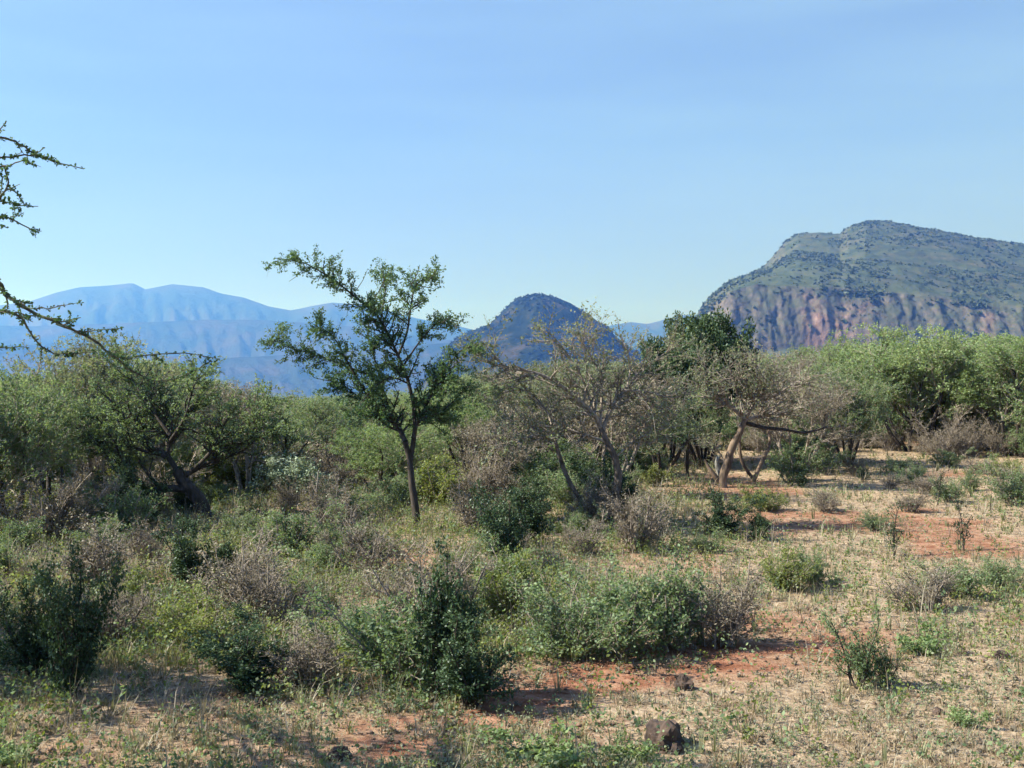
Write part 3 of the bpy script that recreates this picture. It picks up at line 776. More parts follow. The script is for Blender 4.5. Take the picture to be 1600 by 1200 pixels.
heavy = [
 ([(-150, 330), (-110, 270), (-60, 232), (0, 218), (28, 224), (45, 234), (60, 243), (100, 256), (133, 265)], 0.016, 0.004, 0, 0.2),
 ([(-100, 262), (-40, 258), (0, 249), (30, 245), (60, 244)], 0.012, 0.006, 0.1, 0.1),
 ([(56, 243), (64, 237), (73, 232)], 0.006, 0.004, 0.1, 0.1),
 ([(-60, 300), (-20, 272), (0, 263), (20, 258), (38, 252), (50, 256)], 0.010, 0.004, 0.1, 0),
 ([(-20, 330), (0, 308), (14, 296), (12, 268), (14, 262)], 0.012, 0.006, 0, 0),
 ([(14, 296), (28, 302), (36, 312), (42, 322), (62, 323)], 0.008, 0.003, 0, 0.1),
 ([(-150, 330), (-80, 330), (-30, 322), (0, 312), (14, 318), (40, 322)], 0.014, 0.004, 0, 0.2),
 ([(-150, 335), (-90, 345), (-30, 338), (0, 338), (20, 343), (45, 355), (65, 362)], 0.014, 0.004, -0.2, -0.1),
 ([(17, 343), (28, 337), (39, 333)], 0.006, 0.003, -0.1, -0.1),
 ([(-60, 350), (-10, 352), (12, 356)], 0.007, 0.003, -0.2, -0.1),
 ([(0, 263), (6, 285), (2, 310), (-10, 330)], 0.008, 0.006, 0.1, 0),
 ([(-230, 470), (-120, 420), (-40, 420), (0, 440), (8, 456), (22, 470), (52, 487), (82, 501), (112, 515), (145, 532), (172, 552), (200, 575), (236, 594), (270, 592), (300, 581), (332, 564)], 0.024, 0.004, 0, 0.3),
 ([(-10, 436), (10, 462), (28, 472), (50, 481), (76, 481), (103, 477)], 0.010, 0.004, 0, -0.1),
 ([(-200, 480), (-100, 478), (-40, 478), (0, 486), (24, 490), (42, 508), (60, 535), (84, 551), (112, 553), (150, 549)], 0.018, 0.004, -0.2, 0),
 ([(88, 506), (120, 517), (142, 517), (192, 513)], 0.010, 0.003, 0.05, 0.2),
 ([(170, 555), (188, 560), (212, 557), (260, 552), (300, 553), (342, 561)], 0.009, 0.003, 0.1, 0.3),
 ([(-190, 545), (-100, 548), (-40, 545), (0, 543), (46, 543)], 0.014, 0.003, 0.1, 0.2),
 ([(98, 508), (112, 500), (127, 496)], 0.007, 0.003, 0, 0),
 ([(-60, 478), (-10, 485), (30, 489), (70, 498)], 0.012, 0.004, 0, 0),
]
for pts, r0, r1, a, c in heavy: ovp(pts, r0 * 0.72, r1 * 0.8, a, c)
# rest of this tree's crown, outside the photograph, that shades the lower left
R = p.r
for k in range(26):
    az = radians(R.uniform(90, 290)) if k % 2 else radians(R.uniform(0, 360))
    q = Vector((0.35 + R.uniform(-0.2, 0.2), 0, R.uniform(2.0, 3.6)))
    d = Vector((cos(az), sin(az), R.uniform(0.0, 0.5)))
    if d.x > 0.15: d.x = 0.15; d.y = -abs(d.y) - 0.3
    n = 12; pts = [q]
    for i in range(n): d = (d + p.rv() * 0.2 + Vector((0, 0, -0.02))).normalized(); q = q + d * 0.17; pts.append(q)
    p.put(pts, 0.022, dict(ov[1], n=9, ratio=0.5), 1, {2: dict(ov[2], n=6, leaf=80), 3: dict(ov[2], leaf=80)}, r1=0.005)
t = p.build('overhanging_thorn_tree', M['slenderleaf'], M['lichenbark'], leaf=0.022, spread=0.006, aspect=0.7)
t.location = base
tag(t, 'thorn tree beyond the left edge whose long drooping branches reach in against the sky', 'tree')

# ------------------------------------------------------------------ kinds of tree for the thicket
def register(o):
    KIDS[o.name] = list(o.children); return o
bpy.context.view_layer.update()
PROTO = {}
def proto(key, plant, name, leafmat, bark, H, **kw):
    o = plant.build(name, leafmat, bark, **kw)
    KIDS[o.name] = [c for c in bpy.data.objects if c.parent == o]
    zz = []
    for c in KIDS[o.name]:
        a = np.empty(len(c.data.vertices) * 3, np.float32); c.data.vertices.foreach_get("co", a); zz.append(a[2::3])
    H = float(np.percentile(np.concatenate(zz), 99.3))
    PROTO.setdefault(key, []).append([o, H, False])

for sd in (1, 2, 3, 4):
    proto('green', acacia(200 + sd, H=3.3, spreadr=2.1, stems=4 + sd % 2, leaf=44, dens=1.28), 'green_thorn_tree', M['green'], M['bark'], 3.4, leaf=0.046, spread=0.020, twigmat=M['twig'])
for sd in (1, 2):
    proto('bright', acacia(210 + sd, H=3.3, spreadr=2.0, stems=5, leaf=50, dens=1.28), 'bright_green_thorn_tree', M['bright'], M['bark'], 3.4, leaf=0.046, spread=0.020, twigmat=M['twig'])
for sd in (1, 2, 3):
    proto('grey', acacia(220 + sd, H=3.3, spreadr=2.0, stems=4, leaf=20, dens=1.15, twig=1.3), 'bare_thorn_tree', M['dry'], M['greybark'], 3.4, leaf=0.05, spread=0.03)
for sd in (1, 2):
    proto('greygreen', acacia(230 + sd, H=3.3, spreadr=2.1, stems=4, leaf=36, dens=1.25), 'grey_green_thorn_tree', M['greygreen'], M['greybark'], 3.4, leaf=0.048, spread=0.016)
proto('dark', acacia(241, H=3.2, spreadr=1.8, stems=7, leaf=120, dens=1.25, lean=38), 'dense_tree', M['dark'], M['bark'], 3.3, leaf=0.075, spread=0.05)

def shrub(seed, H, Rr, stems=9, leaf=70, dens=1.0, lean=50, r0=0.014, wob=0.2):
    p = Plant(seed); R = p.r
    k = H / 1.2
    sp = {0: dict(seg=0.10, wob=wob, up=0.05, n=6.5 * dens / k, ang=40, ratio=0.45 * k, tmin=0.15, flat=0.9, taper=0.4, leaf=leaf * 0.2),
          1: dict(seg=0.07, wob=wob * 1.2, up=0.04, n=10 * dens / k, ang=45, ratio=0.2 * k, tmin=0.1, flat=0.9, taper=0.4, leaf=leaf * 0.8),
          2: dict(seg=0.05, wob=wob * 1.4, up=0.03, n=0, ang=45, ratio=0.1, taper=0.5, leaf=leaf), 'low': 0.05}
    for j in range(stems):
        az = R.uniform(0, 2 * pi); el = radians(90 - lean * R.random() ** 0.7)
        d = Vector((cos(az) * cos(el), sin(az) * cos(el), sin(el)))
        b0 = Vector((R.uniform(-1, 1), R.uniform(-1, 1), 0)) * Rr * 0.18 - Vector((0, 0, 0.06))
        p.grow(b0, d, H * R.choice([R.uniform(0.4, 0.75), R.uniform(0.6, 1.1)]) / max(0.55, sin(el)) * (0.9 if el > 1 else 0.8), r0 * R.uniform(0.6, 1.2), 0, sp)
    return p
for sd in (1, 2, 3):
    proto('sdark', shrub(300 + sd, 1.2, 0.5, 13, 135, 1.25, 36, wob=0.17), 'dark_shrub', M['dark'], M['bark'], 1.2, leaf=0.038, spread=0.02, crown='foliage')
for sd in (1, 2, 3):
    proto('sgreen', shrub(310 + sd, 1.0, 0.8, 15, 105, 1.25, 58), 'green_shrub', M['green'], M['greybark'], 1.0, leaf=0.034, spread=0.02, crown='foliage')
for sd in (1, 2, 3):
    proto('sgrey', shrub(320 + sd, 0.9, 0.8, 18, 45, 1.5, 55), 'dry_shrub', M['dry'], M['greybark'], 0.9, leaf=0.026, spread=0.02, crown='foliage')
for sd in (1, 2):
    proto('syellow', shrub(330 + sd, 0.9, 0.7, 14, 110, 1.2, 55), 'yellow_green_shrub', M['yellow'], M['greybark'], 0.9, leaf=0.036, spread=0.02, crown='foliage')
for sd in (1, 2):
    proto('lowgreen', shrub(380 + sd, 1.7, 1.3, 16, 85, 1.2, 62, 0.02), 'thorn_bush', M['green'], M['trunkbark'], 1.7, leaf=0.05, spread=0.03, crown='foliage')
    proto('lowgrey', shrub(385 + sd, 1.7, 1.3, 18, 26, 1.5, 60, 0.02), 'bare_thorn_bush', M['dry'], M['greybark'], 1.7, leaf=0.04, spread=0.03, crown='foliage')
proto('silver', shrub(341, 1.1, 0.9, 16, 120, 1.2, 60), 'silver_shrub', M['silver'], M['greybark'], 1.1, leaf=0.05, spread=0.04, crown='foliage')
for sd in (1, 2):
    proto('sap', shrub(350 + sd, 0.9, 0.25, 3, 75, 0.9, 22, 0.012, 0.14), 'sapling', M['dark'], M['bark'], 0.9, leaf=0.032, spread=0.02, crown='foliage')
proto('open', shrub(361, 0.9, 0.35, 9, 110, 1.1, 42, 0.013, 0.22), 'open_shrub', M['green'], M['bark'], 0.9, leaf=0.03, spread=0.02, crown='foliage')
proto('forb', shrub(371, 0.35, 0.2, 10, 140, 1.0, 60, 0.006), 'leafy_plant', M['bright'], M['greybark'], 0.35, leaf=0.036, spread=0.02, crown='foliage')

RP = random.Random(4)
def place(key, px, py, H, label, cat, group=None, wide=1.0, var=None, rz=None, at=None):
    L = PROTO[key]; e = L[var % len(L)] if var is not None else RP.choice(L)
    loc = at if at is not None else foot(px, py)
    s = H / e[1]
    sc = (s * wide, s * wide, s); rz = RP.uniform(0, 6.28) if rz is None else rz
    if not e[2]:
        o = e[0]; e[2] = True; o.location = loc; o.rotation_euler = (0, 0, rz); o.scale = sc
    else:
        o = copy_tree(e[0], loc, rz, sc)
        if "group" in o: del o["group"]
    tag(o, label, cat, group)
    return o
def hpx(px, py, top):
    """height in metres of something standing at (px, py) whose top is seen at top"""
    f = foot(px, py)
    return (EYE.z - f.z) - (top - HORIZON) / F * f.y

# ---- trees one can tell apart
TREES = [
 ('green', 5, 838, 575, 1.0, 'green thorn tree with thin dark trunk cut by the left edge'),
 ('green', 75, 800, 590, 1.1, 'green thorn tree between the left edge tree and the leaning tree'),
 ('greygreen', 150, 775, 528, 1.0, 'grey green thorn tree just behind the left side of the leaning tree'),
 ('greygreen', 235, 768, 528, 1.0, 'tall twiggy tree rising straight behind the leaning dark-trunked tree'),
 ('grey', 380, 775, 600, 1.0, 'bare twiggy thorn tree behind the right side of the leaning tree'),
 ('green', 430, 760, 612, 1.1, 'low green thorn tree behind the pale silvery bush'),
 ('bright', 590, 775, 655, 1.3, 'bright yellow green small tree just left of the slender tree trunk'),
 ('bright', 735, 755, 600, 1.1, 'bright green small tree behind the crown right of the slender tree'),
 ('grey', 770, 775, 640, 1.0, 'low dry thorn tree under the left limbs of the middle grey tree'),
 ('green', 1035, 752, 600, 1.0, 'green thorn tree between the middle grey tree and the forked trunk'),
 ('dark', 1098, 730, 500, 0.66, 'rounded dark green tree rising in front of the cliff foot'),
 ('grey', 1245, 742, 570, 1.0, 'purplish grey bare thorn tree right of the forked trunk'),
 ('green', 1325, 728, 575, 1.0, 'dark stemmed green thorn tree left of the big bright crowns at right'),
 ('bright', 1425, 706, 512, 1.05, 'tall bright green thorn tree whose top overlaps the red cliffs'),
 ('bright', 1478, 706, 538, 1.25, 'wide bright green thorn tree with many dark forked stems at right'),
 ('bright', 1585, 712, 526, 1.2, 'bright green thorn tree cut by the right edge'),
 ('greygreen', 840, 742, 568, 1.1, 'grey green thorn tree behind the long left limb of the middle tree'),
 ('greygreen', 905, 738, 566, 1.0, 'grey green thorn tree in front of the conical hill'),
 ('green', 520, 742, 618, 1.2, 'green thorn tree behind the left lower branches of the slender tree'),
]
for k, (key, px, py, top, w, lab) in enumerate(TREES):
    place(key, px, py, hpx(px, py, top), lab, 'tree', wide=w, var=k)
place('green', 0, 0, 3.5, 'thorn tree beyond the left edge that shades the lower left ground', 'tree', wide=0.95, var=1, at=Vector((-7.5, 10.7, gz1(-7.5, 10.7))))
# thin standing dead pole between the two grey trees
b = foot(1075, 752); gp = Geo()
tube(gp, [tuple(q) for q in px_poly(b.y, b, [(1077, 756), (1074, 735), (1075, 705), (1077, 682)])], np.linspace(0.055, 0.035, 10), 7, knob=0.3, rng=np.random.default_rng(3))
o = link('dead_tree_pole', gp.mesh('dead_tree_pole', M['bark'], True), loc=b)
tag(o, 'thin straight dead trunk standing between the two grey thorn trees', 'dead tree')

# ---- thicket behind
TOPX = [-300, 0, 100, 230, 330, 380, 450, 560, 700, 760, 900, 1000, 1060, 1160, 1240, 1330, 1400, 1500, 1700, 1900]
TOPY = [575, 575, 585, 560, 590, 612, 618, 618, 600, 574, 566, 562, 545, 542, 545, 534, 522, 526, 516, 526]
ZONES = [(100, 'at the left edge'), (450, 'behind the leaning tree'), (740, 'behind the slender dark tree'), (1000, 'behind the middle grey tree'),
         (1320, 'behind the forked thorn tree'), (5000, 'below the red cliffs')]
WORDS = {'green': 'green thorn tree', 'bright': 'bright green thorn tree', 'grey': 'bare grey thorn tree', 'greygreen': 'grey green thorn tree', 'dark': 'dark green bushy tree'}
LAND = [(5, 838, 'the left edge tree'), (323, 815, 'the leaning dark trunk'), (650, 828, 'the slender tree trunk'), (962, 828, 'the middle grey tree'),
        (1130, 762, 'the forked pale trunk'), (1075, 752, 'the thin dead pole'), (462, 778, 'the pale silvery bush'), (105, 1092, 'the very dark upright shrub'),
        (298, 925, 'the black-stemmed dark bush'), (690, 1095, 'the pointed foreground shrub'), (793, 890, 'the short-stemmed dark bush'), (960, 1025, 'the low hedge of shrubs'),
        (1130, 842, 'the forked tree bush'), (1225, 925, 'the clearing edge shrub'), (1470, 706, 'the wide bright tree'),
        (1325, 728, 'the dark stemmed tree'), (1505, 862, 'the thin upright sapling'), (640, 870, 'the red soil patch'), (1200, 980, 'the pale clearing'),
        (1590, 790, 'the right edge bush'), (150, 775, 'the twiggy trees at far left'), (550, 760, 'the bright small tree'), (860, 745, 'the middle tree left limb'), (1465, 790, 'the short dark sapling')]
def beside(px, py):
    """short phrase: which findable thing a plant stands next to, and on which side"""
    best = min(LAND, key=lambda q: abs(q[0] - px) + 1.6 * abs(q[1] - py))
    dx, dy = px - best[0], (py - best[1]) * 2.2
    far = abs(dx) > 75 or abs(dy) > 90
    side = ('left of' if dx < 0 else 'right of') if abs(dx) > abs(dy) else ('in front of' if dy > 0 else 'behind')
    return ('well ' if far and side.endswith('of') and abs(dx) > abs(dy) else '') + side + ' ' + best[2]
rows = [(24, 3.0), (28, 2.7), (32, 2.7), (37, 3.0), (43, 3.2), (50, 3.6), (60, 4.2), (72, 4.8), (88, 5.6), (108, 6.5), (130, 7.5)]
taken = [(o.location.x, o.location.y) for o in COL.objects if o.get("category") == 'tree']
cnt = 0
for ri, (D, step) in enumerate(rows):
    x0, x1 = W(-160, 570, D).x, W(1760, 570, D).x
    x = x0 + RP.random() * step
    while x < x1:
        X = x + RP.uniform(-0.8, 0.8); Y = D + RP.uniform(-1.6, 1.6) * (1 + D / 60); x += step * RP.uniform(0.75, 1.25)
        px = X / Y * F + 800
        if px > 1150 and Y < 34: continue
        if 1000 < px <= 1150 and Y < 30: continue
        if 500 < px < 800 and Y < 28: continue
        if any((X - a) ** 2 + (Y - c) ** 2 < 1.6 ** 2 for a, c in taken): continue
        z = gz1(X, Y)
        top = np.interp(px, TOPX, TOPY) + RP.uniform(0, 26) * (1 if Y < 90 else 0.6)
        if Y < 32: top += RP.uniform(10, 45)
        H = EYE.z - (top - HORIZON) / F * Y - z
        if H < 1.1: continue
        H = min(H, 5.2)
        key = RP.choice(['bright', 'bright', 'green', 'green', 'greygreen'] if px > 1330 else ['grey', 'green', 'greygreen', 'grey', 'green'] if px > 740 else ['green', 'green', 'greygreen', 'green', 'bright', 'grey'])
        zn = next(zz for lim, zz in ZONES if px < lim)
        dep = ['front row of', 'second row of', 'middle of', 'back of', 'far edge of'][int(Y > 28) + int(Y > 38) + int(Y > 56) + int(Y > 84)]
        lo = max([0] + [l for l, _ in ZONES if l <= px]); hi = min(1600, next(l for l, _ in ZONES if px < l)); half = 'left side' if px < (lo + hi) / 2 else 'right side'
        place(key, 0, 0, H, f"{WORDS[key]}, {dep} thicket {zn}, {half}", 'tree', group=f"{WORDS[key]}s in the thicket {zn}",
              wide=max(1.0, min(1.5, 2.9 / H)) * RP.uniform(0.9, 1.15), at=Vector((X, Y, z)))
        taken.append((X, Y)); cnt += 1
print("thicket trees", cnt)

# ---- shrubs one can tell apart: key, px, base py, top py, wide, label
SHRUBS = [
 ('sdark', 105, 1092, 862, 0.62, 0, 'very dark upright shrub in the lower left foreground'),
 ('sdark', 55, 1060, 900, 0.9, 1, 'dark shrub between the upright dark shrub and the left edge'),
 ('sdark', 298, 925, 808, 1.0, 1, 'dark green bush with black stem below the leaning tree'),
 ('sdark', 355, 915, 835, 0.9, 2, 'small dark bush right of the black-stemmed bush'),
 ('sdark', 690, 1095, 858, 0.62, 2, 'pointed dark green shrub in the centre foreground'),
 ('sdark', 735, 1108, 960, 1.3, 1, 'low spreading dark shrub at the foot of the pointed shrub'),
 ('sgreen', 630, 1075, 930, 1.2, 0, 'green shrub hugging the left side of the pointed shrub'),
 ('sdark', 793, 890, 765, 0.9, 0, 'dark bush with a short stem between slender and grey trees'),
 ('sgreen', 880, 1030, 905, 1.2, 1, 'yellowish green end of the low hedge of shrubs, nearest the centre'),
 ('sgreen', 960, 1025, 890, 1.2, 2, 'middle shrub of the low row right of the pointed shrub'),
 ('sgreen', 1045, 1015, 880, 1.1, 0, 'third green shrub of the low row right of the pointed shrub'),
 ('sgrey', 1120, 1010, 880, 1.0, 0, 'dark twiggy bare shrub ending the low row beside the pale clearing'),
 ('sdark', 1130, 842, 768, 1.2, 0, 'dark green bush under the forked thorn tree'),
 ('sdark', 1185, 845, 795, 1.1, 2, 'small dark bush right of the one under the forked tree'),
 ('syellow', 1225, 925, 862, 1.4, 0, 'bright yellow green low shrub behind the pale clearing'),
 ('sgreen', 1275, 915, 850, 1.1, 1, 'green low shrub touching the yellow green one behind the clearing'),
 ('sgreen', 1500, 935, 875, 1.5, 0, 'green low shrub at right in front of the dry slope'),
 ('sgreen', 1570, 925, 872, 1.4, 2, 'green low shrub near the right edge'),
 ('sgrey', 1440, 955, 885, 1.3, 1, 'greyish dry shrub left of the green shrubs near the right edge'),
 ('open', 1345, 1078, 940, 0.9, 0, 'small open shrub with leaning stems alone on the pale grass'),
 ('open', 1385, 1075, 985, 0.8, 0, 'smaller dark sprig joined to the lone open shrub at its right'),
 ('forb', 1445, 1022, 985, 1.2, 0, 'little bright green leafy plant right of the lone open shrub'),
 ('sap', 1505, 862, 770, 0.8, 0, 'thin upright sapling on the dry slope near the right edge'),
 ('sap', 1465, 790, 735, 1.0, 1, 'short dark sapling at the shaded far strip of the clearing'),
 ('sap', 1398, 870, 785, 0.9, 0, 'pale stemmed sapling in the middle of the dry slope'),
 ('silver', 462, 778, 712, 1.3, 0, 'pale silvery bush in the thicket left of the slender tree'),
 ('sgrey', 580, 905, 815, 1.2, 1, 'greyish purple dry shrub left of the red soil patch'),
 ('sdark', 395, 1080, 972, 1.7, 0, 'low wide shrub, coloured dark for its shade, between the two upright dark foreground shrubs'),  # grey-green shrub in shade; the dark leaf kind stands in for that shade
 ('sgrey', 470, 1075, 965, 1.4, 0, 'grey bushy dry shrub left of the green shrub in the centre foreground'),
 ('syellow', 290, 1010, 925, 1.4, 1, 'yellow green shrub right of the very dark upright shrub'),
 ('syellow', 190, 960, 890, 1.2, 0, 'pale yellow green shrub behind the very dark upright shrub'),
 ('sgrey', 1000, 860, 760, 1.0, 1, 'bare grey bush at the foot of the middle grey tree'),
 ('sgreen', 1590, 790, 715, 1.0, 1, 'green bush half cut by the right edge beyond the dry slope'),
 ('sgreen', 560, 1030, 935, 1.3, 2, 'green shrub behind the grey bushy shrub left of centre'),
 ('sdark', 500, 835, 775, 1.3, 1, 'dark green bush left of the slender tree trunk'),
 ('sgreen', 440, 870, 790, 1.3, 0, 'green bush between the leaning tree and the slender tree'),
 ('sgreen', 1235, 752, 690, 1.2, 0, 'green bush in the shade of the dead horizontal branch'),
 ('syellow', 1190, 800, 760, 1.6, 1, 'yellowish low bush just right of the forked trunk foot'),
 ('sgreen', 1290, 738, 695, 1.3, 2, 'green bush at the left end of the far clearing edge'),
 ('sgrey', 1340, 742, 712, 1.5, 0, 'dry low bush on the far clearing edge, leftmost of four'),
 ('sgreen', 1400, 738, 712, 1.6, 1, 'low green bush on the far clearing edge, second of four'),
 ('sgrey', 1535, 740, 708, 1.6, 2, 'dry low bush on the far clearing edge, third of four'),
 ('sgreen', 1480, 730, 700, 1.6, 0, 'low green bush before the wide bright tree stems'),
 ('sgrey', 1290, 800, 765, 1.7, 1, 'small grey twiggy bush right of the forked tree shade'),
 ('sgreen', 1370, 830, 800, 1.6, 2, 'small green tuft bush in the middle of the dry slope'),
 ('sgrey', 1420, 800, 765, 1.6, 0, 'small grey bush between the two thin saplings'),
 ('forb', 10, 1195, 1160, 1.4, 0, 'bright green leafy plant at the bottom left corner'),
 ('forb', 1510, 1140, 1110, 1.0, 0, 'bright green leafy plant on the dry grass at lower right'),
 ('forb', 860, 1195, 1150, 1.6, 0, 'leafy green plant at the bottom edge near the middle'),
 ('forb', 985, 1190, 1160, 1.3, 0, 'leafy green plant at the bottom left of the big brown rock'),
]
for key, px, py, top, w, var, lab in SHRUBS:
    place(key, px, py, hpx(px, py, top), lab, 'plant' if key == 'forb' else 'sapling' if key == 'sap' else 'shrub', wide=w, var=var)
# undergrowth between the trees
UW = {'sdark': 'dark green shrub', 'sgreen': 'green shrub', 'sgrey': 'dry grey shrub', 'syellow': 'yellow green shrub', 'lowgreen': 'green thorn bush', 'lowgrey': 'bare grey thorn bush'}
tk = [(o.location.x, o.location.y) for o in COL.objects if o.get("category") == 'shrub']
for k in range(1600):
    if len(tk) > 285: break
    Q_low = k % 4 == 0
    py = 570 + 5067 / (RP.uniform(27.0, 46.0) if Q_low else RP.uniform(11.0, 30.0))
    px = RP.uniform(-60, 1660)
    if px > 1180 and not (py < (718 if Q_low else 790)): continue
    if 1000 < px <= 1180 and Q_low and py > 735: continue
    if px > 820 and py > 880: continue
    if py > 1010: continue
    if px > 1180 and not Q_low and RP.random() < 0.6: continue
    f = foot(px, py)
    if (bare(f.x, f.y) > 0.75) and py > 830: continue
    if 560 < px < 740 and 800 < py < 900 : continue
    if 255 < px < 375 and 812 < py < 890: continue
    if 1060 < px < 1235 and 720 < py < 835: continue
    if 900 < px < 1000 and 828 < py < 860: continue
    if 960 < px < 1240 and 765 < py < 852: continue
    if any((f.x - a) ** 2 + (f.y - c) ** 2 < 0.62 for a, c in tk): continue
    key = RP.choice(['sdark', 'sgreen', 'sgreen', 'sgrey', 'sgrey', 'syellow'] if py < 900 else ['sgreen', 'sgrey', 'sgrey', 'syellow', 'sgrey'])
    H = RP.uniform(0.45, 1.2) * (0.85 if py > 860 else 1.15)
    if px > 1180: H *= 0.5
    if Q_low: key = RP.choice(['lowgreen', 'lowgrey', 'lowgrey'] if px > 700 else ['lowgreen', 'lowgreen', 'lowgrey']); H = RP.uniform(1.0, 1.7)
    zn = beside(px, py); sz = 'small ' if H < 0.55 else 'knee high ' if H < 0.9 else ''
    place(key, px, py, H, f"{sz}{UW[key]} {zn}", 'shrub', group=f"{UW[key]}{'es' if key[:3] == 'low' else 's'} {zn}", wide=RP.uniform(0.9, 1.4), at=f)
    tk.append((f.x, f.y))
print("shrubs", len(tk))

for k in range(15):
    px = 1195 + k * 31 + RP.uniform(-10, 10); py = RP.uniform(696, 716)
    key = 'lowgreen' if k % 4 == 1 else 'lowgrey'
    if any(abs(px - q) < 14 for q in (1425, 1478)): continue
    zn = beside(px, py)
    place(key, px, py, RP.uniform(1.0, 1.7), f"{UW[key]} under far crowns, {zn}", 'shrub', group=f"{UW[key]}es {zn}", wide=RP.uniform(1.0, 1.3))

for k in range(13):
    px = 1180 + k * 36 + RP.uniform(-12, 12); py = RP.uniform(672, 690)
    key = 'lowgrey' if k % 4 == 1 else 'lowgreen'
    zn = beside(px, 700)
    place(key, px, py, RP.uniform(1.4, 2.1), f"{UW[key]} far under the crowns, {zn}", 'shrub', group=f"{UW[key]}es {zn}", wide=RP.uniform(1.1, 1.4))

# prototypes that were never placed
for L in PROTO.values():
    for e in L:
        if not e[2]:
            for c in KIDS[e[0].name]: bpy.data.objects.remove(c)
            bpy.data.objects.remove(e[0])

# look-alikes beside the same landmark: say which of them
def seen_at(o):
    return (o.location.x / o.location.y * F + 800, -(o.location.z - EYE.z) / o.location.y * F + HORIZON)
same = {}
for o in COL.objects:
    if "category" in o and o.parent is None: same.setdefault(o["label"], []).append(o)
for lab, L in same.items():
    if len(L) < 2 or len(lab.split()) > 13: continue
    P = [seen_at(o) for o in L]
    if len(L) == 2:
        if abs(P[0][0] - P[1][0]) > abs(P[0][1] - P[1][1]): L.sort(key=lambda o: seen_at(o)[0]); w = ['left one', 'right one']
        else: L.sort(key=lambda o: o.location.y); w = ['nearer one', 'farther one']
    elif len(L) < 10:
        L.sort(key=lambda o: seen_at(o)[0]); n = len(L); od = ['', 'second', 'third', 'fourth', 'fifth']
        w = ['leftmost' if i == 0 else 'rightmost' if i == n - 1 else 'middle one' if i * 2 == n - 1 else f"{od[i]} from left" if i < n / 2 else f"{od[n - 1 - i]} from right" for i in range(n)]
    else: continue
    for o, q in zip(L, w): o["label"] = lab + ', ' + q

# ------------------------------------------------------------------ rocks
def rock(px, py, w, h, lab, seed):
    import bmesh
    bm = bmesh.new(); bmesh.ops.create_icosphere(bm, subdivisions=4, radius=1.0)
    rng = random.Random(seed); ox = rng.uniform(0, 50)
    from mathutils import noise as mn
    for v in bm.verts:
        n = mn.noise(v.co * 1.3 + Vector((ox, 0, 0))); c = mn.cell(v.co * 1.9 + Vector((ox, 3, 1))); f = mn.noise(v.co * 6 + Vector((ox, 0, 0)))
        v.co *= 1 + 0.42 * n + 0.12 * c + 0.09 * f
        v.co.x *= w; v.co.y *= w * 0.8; v.co.z *= h
    me = bpy.data.meshes.new('rock'); bm.to_mesh(me); bm.free(); me.materials.append(M['rock'])
    f = foot(px, py)
    tag(link('rock', me, loc=f + Vector((0, 0, h * 0.25)), rz=rng.uniform(0, 6)), lab, 'rock', 'rocks lying on the dry ground')
rock(1040, 1172, 0.19, 0.16, 'largest dark brown rock at the bottom of the picture, right of centre', 1)
rock(1070, 1080, 0.10, 0.09, 'dark rock on the red track, right of the centre foreground shrubs', 2)
rock(530, 1190, 0.085, 0.07, 'small dark rock on red soil at the bottom edge left of centre', 3)
rock(1566, 1030, 0.10, 0.05, 'flat dark rock at the right edge beyond the bright little plant', 4)
rock(405, 1108, 0.07, 0.06, 'black rock in the shade between the dark foreground shrubs', 5)
rock(1470, 1118, 0.05, 0.035, 'small dark stone in the dry grass at lower right', 6)

